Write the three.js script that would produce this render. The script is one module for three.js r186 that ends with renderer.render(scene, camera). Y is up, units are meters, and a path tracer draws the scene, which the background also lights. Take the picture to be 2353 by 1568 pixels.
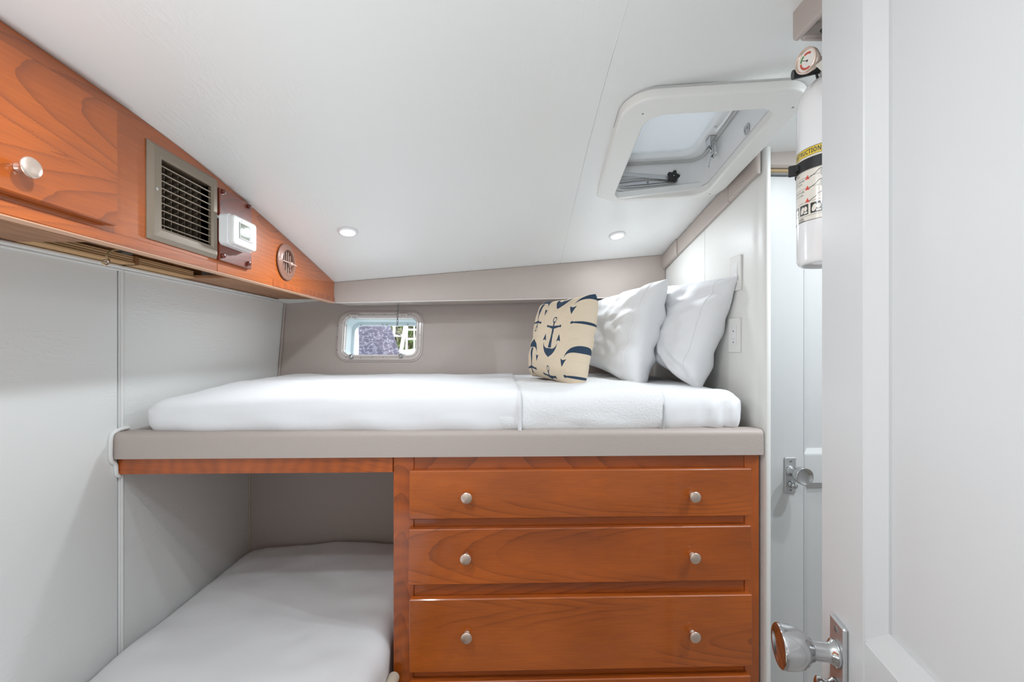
import * as THREE from 'three';
import { mergeGeometries, mergeVertices } from 'three/addons/utils/BufferGeometryUtils.js';
import { ConvexGeometry } from 'three/addons/geometries/ConvexGeometry.js';
import { RectAreaLightUniformsLib } from 'three/addons/lights/RectAreaLightUniformsLib.js';
import { Brush, Evaluator, SUBTRACTION } from 'three-bvh-csg';

// ---------------------------------------------------------------- camera, light, exposure
// y = 0 is eye height while building; everything is lifted by EYE at the end. d = metres ahead (-z).
const EYE = 1.36, FOCAL = 1000, CX = 1176.5, HORIZON = 798, TURN = 0.0265, W = 2353, H = 1568;
const scene = new THREE.Scene();
const camera = new THREE.PerspectiveCamera(2 * Math.atan(H / 2 / FOCAL) * 180 / Math.PI, W / H, 0.02, 60);
camera.rotation.y = -Math.atan(TURN);
camera.setViewOffset(W, H, 0, -(HORIZON - H / 2), W, H);
scene.background = new THREE.Color().setRGB(1.7, 1.78, 1.86);          // bright overcast sky outside
const renderer = new THREE.WebGLRenderer({ antialias: true });
renderer.toneMapping = THREE.LinearToneMapping;
renderer.toneMappingExposure = 1.6;
renderer.shadowMap.enabled = true;
RectAreaLightUniformsLib.init();
const LAMP = 340;                                                       // radiance of the small ceiling lamps
const ADDED_UPLIGHT = 32;                                                    // radiance of the added fill uplighter behind the camera

// ---------------------------------------------------------------- pixels to rays
const ray = (u, v) => {                                                // per metre ahead: [x, y]
  const a = (u - CX) / FOCAL, s = Math.sqrt(1 + TURN * TURN), f = (1 - a * TURN) / s;
  return [((a + TURN) / s) / f, (-(v - HORIZON) / FOCAL) / f];
};
const atD = (u, v, d) => { const r = ray(u, v); return [r[0] * d, r[1] * d, d]; };
const atX = (u, v, x) => { const r = ray(u, v), d = x / r[0]; return [x, r[1] * d, d]; };
const atY = (u, v, y) => { const r = ray(u, v), d = y / r[1]; return [r[0] * d, y, d]; };

// ---------------------------------------------------------------- random numbers and noise
let seed = 7;
const rnd = () => { seed = (seed * 1664525 + 1013904223) >>> 0; return seed / 4294967296; };
const TAB = new Float32Array(4096); for (let i = 0; i < 4096; i++) TAB[i] = rnd();
const sm = (t) => t * t * (3 - 2 * t);
function vn(x, y, px = 4096, py = 4096, s = 0) {                        // value noise, periodic in px, py
  const ix = Math.floor(x), iy = Math.floor(y), fx = sm(x - ix), fy = sm(y - iy);
  const m = (a, p) => ((a % p) + p) % p, h = (a, b) => TAB[(m(a, px) * 73 + m(b, py) * 1531 + s * 389) & 4095];
  const a = h(ix, iy), b = h(ix + 1, iy), c = h(ix, iy + 1), e = h(ix + 1, iy + 1);
  return (a + (b - a) * fx) * (1 - fy) + (c + (e - c) * fx) * fy;
}
const fbm = (x, y, px, py, n = 4, s = 0) => { let v = 0, a = 0.5, t = 0; for (let i = 0; i < n; i++) { v += a * vn(x, y, px, py, s + i); t += a; a *= 0.5; x *= 2; y *= 2; px *= 2; py *= 2; } return v / t; };

// ---------------------------------------------------------------- textures
function dataTex(w, h, f, srgb, mw, mh, wrap = THREE.RepeatWrapping) {  // f(x, y) -> [r, g, b] 0..255 or a number; mw x mh metres
  const a = new Uint8Array(w * h * 4);
  for (let j = 0; j < h; j++) for (let i = 0; i < w; i++) {
    const c = f(i, j), o = (j * w + i) * 4;
    if (typeof c === 'number') a[o] = a[o + 1] = a[o + 2] = Math.max(0, Math.min(255, c));
    else for (let k = 0; k < 3; k++) a[o + k] = Math.max(0, Math.min(255, c[k]));
    a[o + 3] = 255;
  }
  const t = new THREE.DataTexture(a, w, h);
  t.magFilter = THREE.LinearFilter; t.minFilter = THREE.LinearMipmapLinearFilter; t.generateMipmaps = true;
  t.wrapS = t.wrapT = wrap; t.repeat.set(1 / mw, 1 / mh);
  if (srgb) t.colorSpace = THREE.SRGBColorSpace;
  t.needsUpdate = true;
  return t;
}
// plain-sawn cherry: rings of a cone cut by the board, fine pores, broad blotches
function cherry(base, dark, s, figure = 0) {
  const w = 1024, h = 512;
  return dataTex(w, h, (i, j) => {
    const x = i / w * 1.3, y = j / h * 0.65;
    const warp = (fbm(x * 2.2, y * 5, 4096, 4096, 3, s) - 0.5);
    const yc = ((y + 0.04 * warp) % 0.217) - 0.108;
    const depth = 0.05 + 0.15 * Math.abs(x - [0.9, 1.12, 1.2, 0.6][Math.floor(y / 0.217) % 4]) + 0.012 * (vn(x * 5, 3.3, 4096, 4096, s) - 0.5);
    const r = Math.sqrt(yc * yc * 1.6 + depth * depth) + 0.004 * (fbm(x * 9, y * 40, 4096, 4096, 3, s + 9) - 0.5);
    const ring = (r * 62) % 1, strong = sm(Math.max(0, Math.min(1, (fbm(x * 1.6, y * 9, 4096, 4096, 2, s + 60) - 0.34) * 5)));
    let k = (0.30 * Math.pow(ring, 8) + 0.07 * ring) * strong + 0.05 * Math.pow(ring, 4);
    k += 0.62 * (fbm(x * 3, y * 8, 4096, 4096, 3, s + 20) - 0.5) + 0.22 * (vn(x * 26, y * 560, 4096, 4096, s + 30) - 0.5) * 0.7;
    k += figure * (Math.sin(x * 150 + 9 * fbm(x * 6, y * 12, 4096, 4096, 2, s + 40)) * 0.12 + 0.3 * (fbm(x * 34, y * 4, 4096, 4096, 2, s + 44) - 0.5));
    if (vn(x * 60, y * 300, 4096, 4096, s + 50) > 0.985) k += 0.35;
    k = Math.max(-0.25, Math.min(1, k));
    return base.map((b, c) => b + (dark[c] - b) * k);
  }, true, 1.3, 0.65, THREE.MirroredRepeatWrapping);
}
const texCherry = cherry([182, 90, 17], [86, 34, 6], 1);
const texCherry2 = cherry([179, 87, 16], [86, 34, 6], 5);
const texFigured = cherry([177, 84, 14], [92, 38, 6], 11, 0.75);
const texRedPlate = cherry([128, 50, 24], [52, 16, 8], 17);
const texVeneer = dataTex(512, 512, (i, j) => { const x = i / 512, y = j / 512, k = 0.5 * fbm(x * 6, y * 90, 6, 90, 3, 60) + 0.5 * vn(x * 14, y * 256, 14, 256, 62); return [196 - 62 * k, 146 - 58 * k, 108 - 52 * k]; }, true, 0.6, 0.6);
const texPly = dataTex(256, 256, (i, j) => { const k = fbm(i / 16, j / 60, 16, 4096, 4, 70); return [176 - 60 * k, 122 - 50 * k, 74 - 40 * k]; }, true, 0.4, 0.4);
// wrinkled soft vinyl: short scuffed strokes over a smooth ground
const texVinyl = dataTex(1024, 1024, (i, j) => {
  const x = i / 1024, y = j / 1024;
  const a = fbm(x * 9 + 0.7 * vn(x * 7, y * 7, 7, 7, 80), y * 9, 9, 9, 3, 81);
  const q = fbm(x * 34, y * 34, 34, 34, 3, 84), st = Math.pow(1 - Math.abs(2 * fbm(x * 20 + 3 * a, y * 46, 20, 46, 3, 90) - 1), 6);
  const mask = sm(Math.max(0, Math.min(1, (fbm(x * 5, y * 5, 5, 5, 3, 95) - 0.45) * 5)));
  return 110 + 60 * (a - 0.5) + 26 * (q - 0.5) + 90 * st * mask;
}, false, 0.7, 0.7);
const texLeather = dataTex(512, 512, (i, j) => { const x = i / 512, y = j / 512; return 120 + 60 * (fbm(x * 24, y * 24, 24, 24, 3, 100) - 0.5) + 110 * Math.pow(1 - Math.abs(2 * fbm(x * 14, y * 20, 14, 20, 3, 103) - 1), 8); }, false, 0.3, 0.3);
const texWeave = dataTex(512, 512, (i, j) => 128 + 40 * Math.sin(i * Math.PI / 2) * 0.6 + 40 * Math.sin(j * Math.PI / 2) * 0.6 + 70 * (fbm(i / 40, j / 40, 4096, 4096, 3, 110) - 0.5), false, 0.25, 0.25);
const texFleece = dataTex(512, 512, (i, j) => { const x = i / 512, y = j / 512; return 60 + 190 * fbm(x * 60 + 2 * vn(x * 12, y * 12, 12, 12, 120), y * 60, 60, 60, 4, 121); }, false, 0.22, 0.22);
const texPaint = dataTex(512, 512, (i, j) => { const x = i / 512, y = j / 512; return 128 + 80 * (fbm(x * 5, y * 22, 5, 22, 4, 130) - 0.5); }, false, 0.5, 0.5);
const texBrush = dataTex(256, 256, (i, j) => 128 + 90 * (vn(i / 3, j / 90, 4096, 4096, 140) - 0.5), false, 0.05, 0.05);

// ---------------------------------------------------------------- materials
const std = (color, rough, o = {}) => new THREE.MeshPhysicalMaterial({ color, roughness: rough, ...o });
const wood = (map, o = {}) => std('#ffffff', 0.42, { map, clearcoat: 1, clearcoatRoughness: 0.09, ...o });
const M = {
  ceiling: std('#eeefed', 0.3, { bumpMap: texVinyl, bumpScale: 0.0009, ior: 1.56 }),
  wall: std('#ebecea', 0.42, { bumpMap: texVinyl, bumpScale: 0.0011 }),
  wallSmooth: std('#edede9', 0.4, { bumpMap: texLeather, bumpScale: 0.0002 }),
  piping: std('#eaeae8', 0.4),
  taupe: std('#bcb0a9', 0.5, { bumpMap: texLeather, bumpScale: 0.0003 }),
  cherry: wood(texCherry), cherry2: wood(texCherry2), figured: wood(texFigured), plate: wood(texRedPlate, { clearcoatRoughness: 0.2 }),
  veneer: std('#ffffff', 0.55, { map: texVeneer }),
  ply: std('#ffffff', 0.75, { map: texPly }), plyLight: std('#d3a878', 0.8), plyDark: std('#6e4526', 0.8),
  dark: std('#17130f', 0.9), black: std('#1b1b1c', 0.45), blackGloss: std('#0f1011', 0.25),
  nickel: std('#e6d2c4', 0.3, { metalness: 0.85, bumpMap: texBrush, bumpScale: 0.00003 }),
  chrome: std('#c9cacb', 0.12, { metalness: 1 }), steel: std('#c6c7c8', 0.36, { metalness: 0.8 }), dull: std('#8f9090', 0.45, { metalness: 0.9 }),
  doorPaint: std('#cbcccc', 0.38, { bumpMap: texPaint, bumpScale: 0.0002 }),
  white: std('#ececec', 0.35), whiteGloss: std('#eeeeee', 0.18, { clearcoat: 1, clearcoatRoughness: 0.05 }), plateWhite: std('#ecebe7', 0.3),
  register: std('#8b7d6c', 0.38, { metalness: 0.35, clearcoat: 0.4, clearcoatRoughness: 0.3 }), registerBlade: std('#a89a8a', 0.4, { metalness: 0.3 }),
  ventBrown: std('#8a6455', 0.35), ventBar: std('#b4978a', 0.35), bolt: std('#64230f', 0.25, { clearcoat: 0.6 }),
  sheet: std('#eeeff1', 0.8, { bumpMap: texWeave, bumpScale: 0.0004, sheen: 0.3 }),
  coverlet: std('#f0f1f3', 0.85, { bumpMap: texWeave, bumpScale: 0.0006, sheen: 0.3 }),
  fleece: std('#eff0f1', 0.95, { bumpMap: texFleece, bumpScale: 0.0018, sheen: 0.5 }),
  pillow: std('#eff0f2', 0.75, { bumpMap: texWeave, bumpScale: 0.0003, sheen: 0.2 }),
  cream: std('#cfc3b0', 0.5, { bumpMap: texLeather, bumpScale: 0.0003 }),
  clear: std('#cfc5c0', 0.22, { clearcoat: 0.5 }), clearEdge: std('#d8d0cc', 0.2, { clearcoat: 0.5 }),
  glass: std('#ffffff', 0.03, { transmission: 1, thickness: 0, ior: 1.45 }),
  lens: std('#dfe2e4', 0.6, { transmission: 0.42, thickness: 0 }),
  teal: std('#d6e3e7', 0.5),
  floor: std('#a39b92', 0.55, { bumpMap: texPaint, bumpScale: 0.0003 }),
  lcd: std('#9aa08e', 0.07), grey: std('#c4c4c2', 0.4), tan: std('#b59a6c', 0.5),
  ivory: std('#efe9dc', 0.6),
};

// ---------------------------------------------------------------- geometry helpers (three.js axes: z = -d)
const V = (x, y, d) => new THREE.Vector3(x, y, -d);
const cGeo = new Map();
function chamfer(w, h, t, c) {
  const key = [w, h, t, c].map((n) => n.toFixed(5)).join();
  if (!cGeo.has(key)) {
    const p = [], X = w / 2, Y = h / 2, Z = t / 2;
    for (const a of [-1, 1]) for (const b of [-1, 1]) for (const e of [-1, 1]) p.push(new THREE.Vector3(a * (X - c), b * (Y - c), e * Z), new THREE.Vector3(a * (X - c), b * Y, e * (Z - c)), new THREE.Vector3(a * X, b * (Y - c), e * (Z - c)));
    cGeo.set(key, new ConvexGeometry(p));
  }
  return cGeo.get(key).clone();
}
const box = (x0, x1, y0, y1, d0, d1, c = 0.002) => {
  const w = Math.abs(x1 - x0), h = Math.abs(y1 - y0), t = Math.abs(d1 - d0), cc = Math.min(c, w * 0.3, h * 0.3, t * 0.3);
  return chamfer(w, h, t, cc).translate((x0 + x1) / 2, (y0 + y1) / 2, -(d0 + d1) / 2);
};
function orient(g, from, dir, up = new THREE.Vector3(0, 1, 0)) {        // geometry along +y moved to start at `from` and point along `dir`
  return g.applyQuaternion(new THREE.Quaternion().setFromUnitVectors(up, dir.clone().normalize())).translate(from.x, from.y, from.z);
}
const cyl = (a, b, r0, r1 = r0, n = 20) => { const L = a.distanceTo(b); return orient(new THREE.CylinderGeometry(r1, r0, L, n).translate(0, L / 2, 0), a, b.clone().sub(a)); };
const tube = (pts, r, seg = 40, closed = false, rs = 8) => new THREE.TubeGeometry(new THREE.CatmullRomCurve3(pts, closed, 'centripetal'), seg, r, rs, closed);
const lathe = (prof, from, dir, n = 32) => orient(new THREE.LatheGeometry(prof.map(([r, y]) => new THREE.Vector2(Math.max(r, 1e-5), y)), n), from, dir);
const ball = (p, r, n = 12) => new THREE.SphereGeometry(r, n, Math.ceil(n * 0.7)).translate(p.x, p.y, p.z);
const join = (list) => mergeGeometries(list.map((g) => { const q = g.index ? g.toNonIndexed() : g.clone(); for (const k of Object.keys(q.attributes)) if (!['position', 'normal', 'uv'].includes(k)) q.deleteAttribute(k); if (!q.attributes.uv) q.setAttribute('uv', new THREE.BufferAttribute(new Float32Array(q.attributes.position.count * 2), 2)); return q; }));
// texture coordinates in metres, box-projected; grain: the axis that runs along u
function metric(g, grain = 'x', ox = 0, oy = 0) {
  const q = g.index ? g.toNonIndexed() : g, p = q.attributes.position, uv = new Float32Array(p.count * 2), A = new THREE.Vector3(), B = new THREE.Vector3(), C = new THREE.Vector3();
  const gi = 'xyz'.indexOf(grain);
  for (let i = 0; i < p.count; i += 3) {
    A.fromBufferAttribute(p, i); B.fromBufferAttribute(p, i + 1); C.fromBufferAttribute(p, i + 2);
    const n = B.clone().sub(A).cross(C.clone().sub(A)), m = [Math.abs(n.x), Math.abs(n.y), Math.abs(n.z)];
    const k = m[0] >= m[1] && m[0] >= m[2] ? 0 : m[1] >= m[2] ? 1 : 2, rest = [0, 1, 2].filter((e) => e !== k);
    const a = rest.includes(gi) ? gi : rest[0], b = rest.find((e) => e !== a);
    [A, B, C].forEach((P, t) => { uv[(i + t) * 2] = P.getComponent(a) + ox; uv[(i + t) * 2 + 1] = P.getComponent(b) + oy; });
  }
  q.setAttribute('uv', new THREE.BufferAttribute(uv, 2));
  return q;
}
const roundRect = (x0, x1, y0, y1, r, C = THREE.Shape) => {
  const s = new C();
  s.moveTo(x0 + r, y0); s.lineTo(x1 - r, y0); s.absarc(x1 - r, y0 + r, r, -Math.PI / 2, 0); s.lineTo(x1, y1 - r); s.absarc(x1 - r, y1 - r, r, 0, Math.PI / 2);
  s.lineTo(x0 + r, y1); s.absarc(x0 + r, y1 - r, r, Math.PI / 2, Math.PI); s.lineTo(x0, y0 + r); s.absarc(x0 + r, y0 + r, r, Math.PI, Math.PI * 1.5);
  return s;
};
const extrude = (shape, depth, bevel = 0, seg = 2, curve = 10) => new THREE.ExtrudeGeometry(shape, { depth: depth - 2 * bevel, bevelEnabled: bevel > 0, bevelSize: bevel, bevelThickness: bevel, bevelOffset: -bevel, bevelSegments: seg, curveSegments: curve }).translate(0, 0, bevel);
// a box with wide rounded edges and enough vertices to be ruffled; move(p, n) displaces
function softBox(w, h, t, r, nx, ny, nz, move) {
  let g = mergeVertices((() => { const b = new THREE.BoxGeometry(w, h, t, nx, ny, nz); b.deleteAttribute('uv'); b.deleteAttribute('normal'); return b; })(), 1e-5);
  const p = g.attributes.position, a = new THREE.Vector3(), c = new THREE.Vector3();
  for (let i = 0; i < p.count; i++) {
    a.fromBufferAttribute(p, i);
    c.set(Math.max(-w / 2 + r, Math.min(w / 2 - r, a.x)), Math.max(-h / 2 + r, Math.min(h / 2 - r, a.y)), Math.max(-t / 2 + r, Math.min(t / 2 - r, a.z)));
    const n = a.clone().sub(c); if (n.lengthSq() > 1e-12) { n.normalize(); a.copy(c).addScaledVector(n, r); }
    if (move) move(a, n);
    p.setXYZ(i, a.x, a.y, a.z);
  }
  g.computeVertexNormals();
  return g;
}
function dropFaces(g, test) {                                           // keep faces whose centre passes
  const p = g.attributes.position, keep = [], A = new THREE.Vector3(), B = new THREE.Vector3(), C = new THREE.Vector3();
  for (let i = 0; i < g.index.count; i += 3) {
    const t = [g.index.getX(i), g.index.getX(i + 1), g.index.getX(i + 2)];
    A.fromBufferAttribute(p, t[0]); B.fromBufferAttribute(p, t[1]); C.fromBufferAttribute(p, t[2]);
    if (test(A.add(B).add(C).multiplyScalar(1 / 3))) keep.push(...t);
  }
  g.setIndex(keep); return g;
}

// ---------------------------------------------------------------- things and parts
const taken = new Map(), baseOf = new WeakMap();
const numbered = (n) => { const k = taken.get(n) ?? 0; taken.set(n, k + 1); return k ? `${n}_${String(k).padStart(3, '0')}` : n; };
function thing(name, label, category, [x, y, d] = [0, 0, 0], o = {}) {
  const g = new THREE.Group(); g.name = o.exact ? name : numbered(name); g.position.set(x, y, -d); scene.add(g);
  g.userData = { label, category };
  if (o.group) g.userData.group = o.group;
  if (o.kind) g.userData.kind = o.kind;
  baseOf.set(g, o.local ? new THREE.Vector3() : new THREE.Vector3(x, y, -d));
  return g;
}
const struct = (name, label, category, base) => thing(name, label, category, base, { kind: 'structure', exact: true });
function part(name, geo, mat, parent, label) {
  const b = baseOf.get(parent), g = geo.clone().translate(-b.x, -b.y, -b.z);
  const m = new THREE.Mesh(g, mat); m.name = name; parent.add(m); baseOf.set(m, b);
  if (label) m.userData.label = label;
  return m;
}
const copyThing = (o, label) => { const c = o.clone(); c.name = numbered(o.name.replace(/_\d{3}$/, '')); c.userData = { ...o.userData, label: label ?? o.userData.label }; scene.add(c); return c; };
const oval = (g, mat, parent, name) => part(name, g, mat, parent);

// ================================================================ THE SHELL
const XL = -1.134, XR = 0.80, XC = -0.788, FLOOR = -EYE, FD = 1.32;
const curve1 = (pts) => (d) => {                                        // smooth interpolation through points
  if (d <= pts[0][0]) return pts[0][1];
  const n = pts.length; if (d >= pts[n - 1][0]) { const [a, b] = [pts[n - 2], pts[n - 1]]; return b[1] + (d - b[0]) * (b[1] - a[1]) / (b[0] - a[0]); }
  let i = 0; while (d > pts[i + 1][0]) i++;
  const P = (k) => pts[Math.max(0, Math.min(n - 1, k))], m = (k) => { const a = P(k - 1), b = P(k + 1); return b[0] === a[0] ? 0 : (b[1] - a[1]) / (b[0] - a[0]); };
  const [x0, y0] = P(i), [x1, y1] = P(i + 1), h = x1 - x0, t = (d - x0) / h;
  return y0 * (2 * t ** 3 - 3 * t * t + 1) + y1 * (3 * t * t - 2 * t ** 3) + m(i) * h * (t ** 3 - 2 * t * t + t) + m(i + 1) * h * (t ** 3 - t * t);
};
const ceilL = curve1([[-0.4, 0.545], [0.3, 0.533], [0.707, 0.516], [1.006, 0.500], [1.243, 0.472], [1.63, 0.403], [2.085, 0.309], [2.5, 0.215]]);
const ceilR = curve1([[-0.4, 0.69], [0.3, 0.683], [0.7, 0.668], [1.0, 0.648], [1.32, 0.606], [1.479, 0.574], [1.918, 0.487], [2.1, 0.446], [2.5, 0.35]]);
const ceilY = (x, d) => ceilL(d) + (ceilR(d) - ceilL(d)) * Math.min(1.12, (x - XC) / (XR - XC));
const onCeil = (u, v) => { const r = ray(u, v); let d = 1.2; for (let i = 0; i < 60; i++) d += 0.6 * (ceilY(r[0] * d, d) / r[1] - d); return [r[0] * d, r[1] * d, d]; };
const seamX = (d) => 0.222 + (d - 0.72) * 0.05;

function slabGrid(nx, nd, X, D, Y, thick) {                             // closed slab: underside Y(x, d), upper side `thick` above
  const pos = [], idx = [], id = (i, j, s) => (s * (nd + 1) + j) * (nx + 1) + i;
  for (let s = 0; s < 2; s++) for (let j = 0; j <= nd; j++) for (let i = 0; i <= nx; i++) { const d = D(j / nd), x = X(i / nx, d); pos.push(x, Y(x, d) + s * thick, -d); }
  const quad = (a, b, c, e) => idx.push(a, b, c, a, c, e);
  for (let j = 0; j < nd; j++) for (let i = 0; i < nx; i++) { quad(id(i, j, 0), id(i, j + 1, 0), id(i + 1, j + 1, 0), id(i + 1, j, 0)); quad(id(i, j, 1), id(i + 1, j, 1), id(i + 1, j + 1, 1), id(i, j + 1, 1)); }
  for (let j = 0; j < nd; j++) { quad(id(0, j, 0), id(0, j, 1), id(0, j + 1, 1), id(0, j + 1, 0)); quad(id(nx, j, 0), id(nx, j + 1, 0), id(nx, j + 1, 1), id(nx, j, 1)); }
  for (let i = 0; i < nx; i++) { quad(id(i, 0, 0), id(i + 1, 0, 0), id(i + 1, 0, 1), id(i, 0, 1)); quad(id(i, nd, 0), id(i, nd, 1), id(i + 1, nd, 1), id(i + 1, nd, 0)); }
  const g = new THREE.BufferGeometry(); g.setAttribute('position', new THREE.Float32BufferAttribute(pos, 3)); g.setIndex(idx);
  const n = g.toNonIndexed(); n.computeVertexNormals();
  // smooth normals on the two skins only
  const p = n.attributes.position, nn = n.attributes.normal, skin = nx * nd * 12;
  for (let i = 0; i < skin; i++) { const x = p.getX(i), d = -p.getZ(i), e = 0.01, gx = (Y(x + e, d) - Y(x - e, d)) / (2 * e), gd = (Y(x, d + e) - Y(x, d - e)) / (2 * e), v = new THREE.Vector3(-gx, 1, gd).normalize(), sgn = nn.getY(i) > 0 ? 1 : -1; nn.setXYZ(i, v.x * sgn, v.y * sgn, v.z * sgn); }
  return n;
}
// hatch frame plane (hangs a little below the curved ceiling)
const HP = (x, d) => 0.556 + 0.03 * (x - 0.53) - 0.10 * (d - 1.27);
const onHatch = (u, v) => { const r = ray(u, v); let d = 1.2; for (let i = 0; i < 60; i++) d += 0.6 * (HP(r[0] * d, d) / r[1] - d); return [r[0] * d, r[1] * d, d]; };

const ceiling = struct('ceiling', 'off-white padded vinyl ceiling curving down towards the portlight', 'ceiling', [0, 0.5, 1]);
const VD0 = 2.084, DNEAR = -1.3, DFAR = 2.42, XFAR = 1.62;
part('ceiling_panel', metric(slabGrid(30, 60, (s, d) => XL - 0.03 + s * (seamX(d) - 0.0012 - XL + 0.03), (t) => DNEAR - 0.03 + t * (DFAR - DNEAR), ceilY, 0.02), 'z'), M.ceiling, ceiling);
// hatch axes
const hN = onHatch(1452, 222), hF = onHatch(1372, 457);
const hatchTurn = 0.075, hatchC = [0.535, HP(0.535, 1.272), 1.272];
{
  const ev = new Evaluator(); ev.attributes = ['position', 'normal', 'uv'];
  const slab = new Brush(metric(slabGrid(30, 60, (s, d) => seamX(d) + 0.0012 + s * (XFAR + 0.03 - seamX(d)), (t) => DNEAR - 0.03 + t * (DFAR - DNEAR), ceilY, 0.02), 'z'));
  const hole = new Brush(new THREE.BoxGeometry(0.36, 0.4, 0.50)); hole.position.set(hatchC[0], hatchC[1], -hatchC[2]); hole.rotation.y = -hatchTurn; hole.updateMatrixWorld();
  const cut = ev.evaluate(slab, hole, SUBTRACTION);
  part('ceiling_panel', cut.geometry, M.ceiling, ceiling);
}
part('seam_bead', tube(Array.from({ length: 30 }, (_, i) => { const d = DNEAR + (VD0 - DNEAR) * i / 29; return V(seamX(d), ceilY(seamX(d), d) + 0.0012, d); }), 0.0022, 90, false, 8), M.ceiling, ceiling);
part('seam_backing', slabGrid(2, 30, (s, d) => seamX(d) - 0.03 + s * 0.06, (t) => DNEAR + t * (DFAR - DNEAR), (x, d) => ceilY(x, d) + 0.021, 0.01), M.ceiling, ceiling);

const wallLeft = struct('wall_left', 'off-white vinyl bulkhead beside the bunks with a beaded vertical seam', 'wall', [XL, 0, 1]);
part('wall_panel', metric(box(XL - 0.03, XL, FLOOR, 0.56, DNEAR - 0.03, 1.322, 0.004), 'z'), M.wall, wallLeft);
part('wall_panel', metric(box(XL - 0.03, XL, FLOOR, 0.56, 1.327, 2.42, 0.004), 'z'), M.wall, wallLeft);
part('seam_backing', box(XL - 0.034, XL - 0.012, FLOOR, 0.56, 1.30, 1.35), M.wall, wallLeft);
part('seam_bead', cyl(V(XL, FLOOR, 1.334), V(XL, 0.243, 1.334), 0.0048, 0.0048, 12), M.piping, wallLeft);
part('top_piping', tube([V(XL + 0.003, 0.238, DNEAR), V(XL + 0.003, 0.238, 0.5), V(XL + 0.003, 0.239, 1.3), V(XL + 0.003, 0.239, 2.3)], 0.006, 40), M.piping, wallLeft);
part('top_piping', tube([V(XL + 0.001, 0.229, DNEAR), V(XL + 0.001, 0.229, 0.5), V(XL + 0.001, 0.23, 1.3), V(XL + 0.001, 0.23, 2.3)], 0.0035, 40), M.piping, wallLeft);

// hull side: tilted upper lining with the portlight cut out, upright lower lining
const upD = (y) => 2.276 + 0.17 * y;                                    // distance of the lining at height y
const onHull = (u, v) => { const r = ray(u, v), d = 2.276 / (1 - 0.17 * r[1]); return [r[0] * d, r[1] * d, d]; };
const tilt = Math.atan(0.17), wallBack = struct('wall_back', 'taupe vinyl hull lining behind the bunks, leaning outward at the top', 'wall', [0, 0, 2.276]);
const hullLocal = ([x, y]) => [x, y / Math.cos(tilt)];
const PA = hullLocal(onHull(772, 832)), PB = hullLocal(onHull(974, 716));   // outer flange of the portlight
const pc = [(PA[0] + PB[0]) / 2, (PA[1] + PB[1]) / 2], pw = PB[0] - PA[0], ph = PB[1] - PA[1];
const hullPlace = (g) => g.rotateX(-tilt).translate(0, 0, -2.276);     // local z towards the cabin
{
  const s = new THREE.Shape(); s.moveTo(XL - 0.02, -0.33); s.lineTo(XR + 0.02, -0.33); s.lineTo(XR + 0.02, 0.46); s.lineTo(XL - 0.02, 0.46); s.closePath();
  s.holes.push(roundRect(pc[0] - pw / 2 + 0.035, pc[0] + pw / 2 - 0.035, pc[1] - ph / 2 + 0.035, pc[1] + ph / 2 - 0.035, 0.035, THREE.Path));
  part('upper_lining', metric(hullPlace(extrude(s, 0.03).translate(0, 0, -0.03)), 'x'), M.taupe, wallBack);
  part('corner_piping', cyl(V(XL + 0.006, -0.3, upD(-0.3) - 0.006), V(XL + 0.006, 0.24, upD(0.24) - 0.006), 0.006, 0.006, 10), M.taupe, wallBack);
  part('lower_lining', metric(box(XL, XR + 0.02, FLOOR, -0.28, 1.995, 2.025, 0.003), 'x'), M.taupe, wallBack);
  part('corner_piping', cyl(V(XL + 0.003, FLOOR, 1.993), V(XL + 0.003, -0.29, 1.993), 0.003, 0.003, 10), M.cream, wallBack);
}
const wallRight = struct('wall_right', 'off-white vinyl bulkhead at the pillow end of the bunk', 'wall', [XR, 0, 1.8]);
{
  const dS = atX(1620, 700, XR)[2];
  part('wall_panel', metric(box(XR, XR + 0.022, FLOOR, 0.70, dS + 0.0012, 2.42, 0.003), 'z'), M.wallSmooth, wallRight);
  const s = new THREE.Shape();                                          // near panel: padded, swelling into a rounded leading edge
  const d0 = 1.300;
  s.moveTo(XR + 0.024, dS - 0.0012); s.lineTo(XR, dS - 0.0012); s.lineTo(XR, d0 + 0.075);
  s.bezierCurveTo(XR, d0 + 0.05, XR + 0.004, d0 + 0.045, XR + 0.004, d0 + 0.03); s.bezierCurveTo(XR + 0.004, d0 + 0.006, XR + 0.006, d0, XR + 0.014, d0);
  s.bezierCurveTo(XR + 0.024, d0, XR + 0.026, d0 + 0.006, XR + 0.026, d0 + 0.03); s.lineTo(XR + 0.026, dS - 0.0012);
  const g = new THREE.ExtrudeGeometry(s, { depth: 2.1, bevelEnabled: false, curveSegments: 8 }); g.rotateX(-Math.PI / 2); // (x, d, up) -> (x, up, -d)
  part('wall_panel', metric(g.translate(0, FLOOR, 0), 'z'), M.wallSmooth, wallRight);
  part('seam_backing', box(XR + 0.012, XR + 0.03, FLOOR, 0.6, dS - 0.03, dS + 0.03), M.wallSmooth, wallRight);
}
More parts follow.
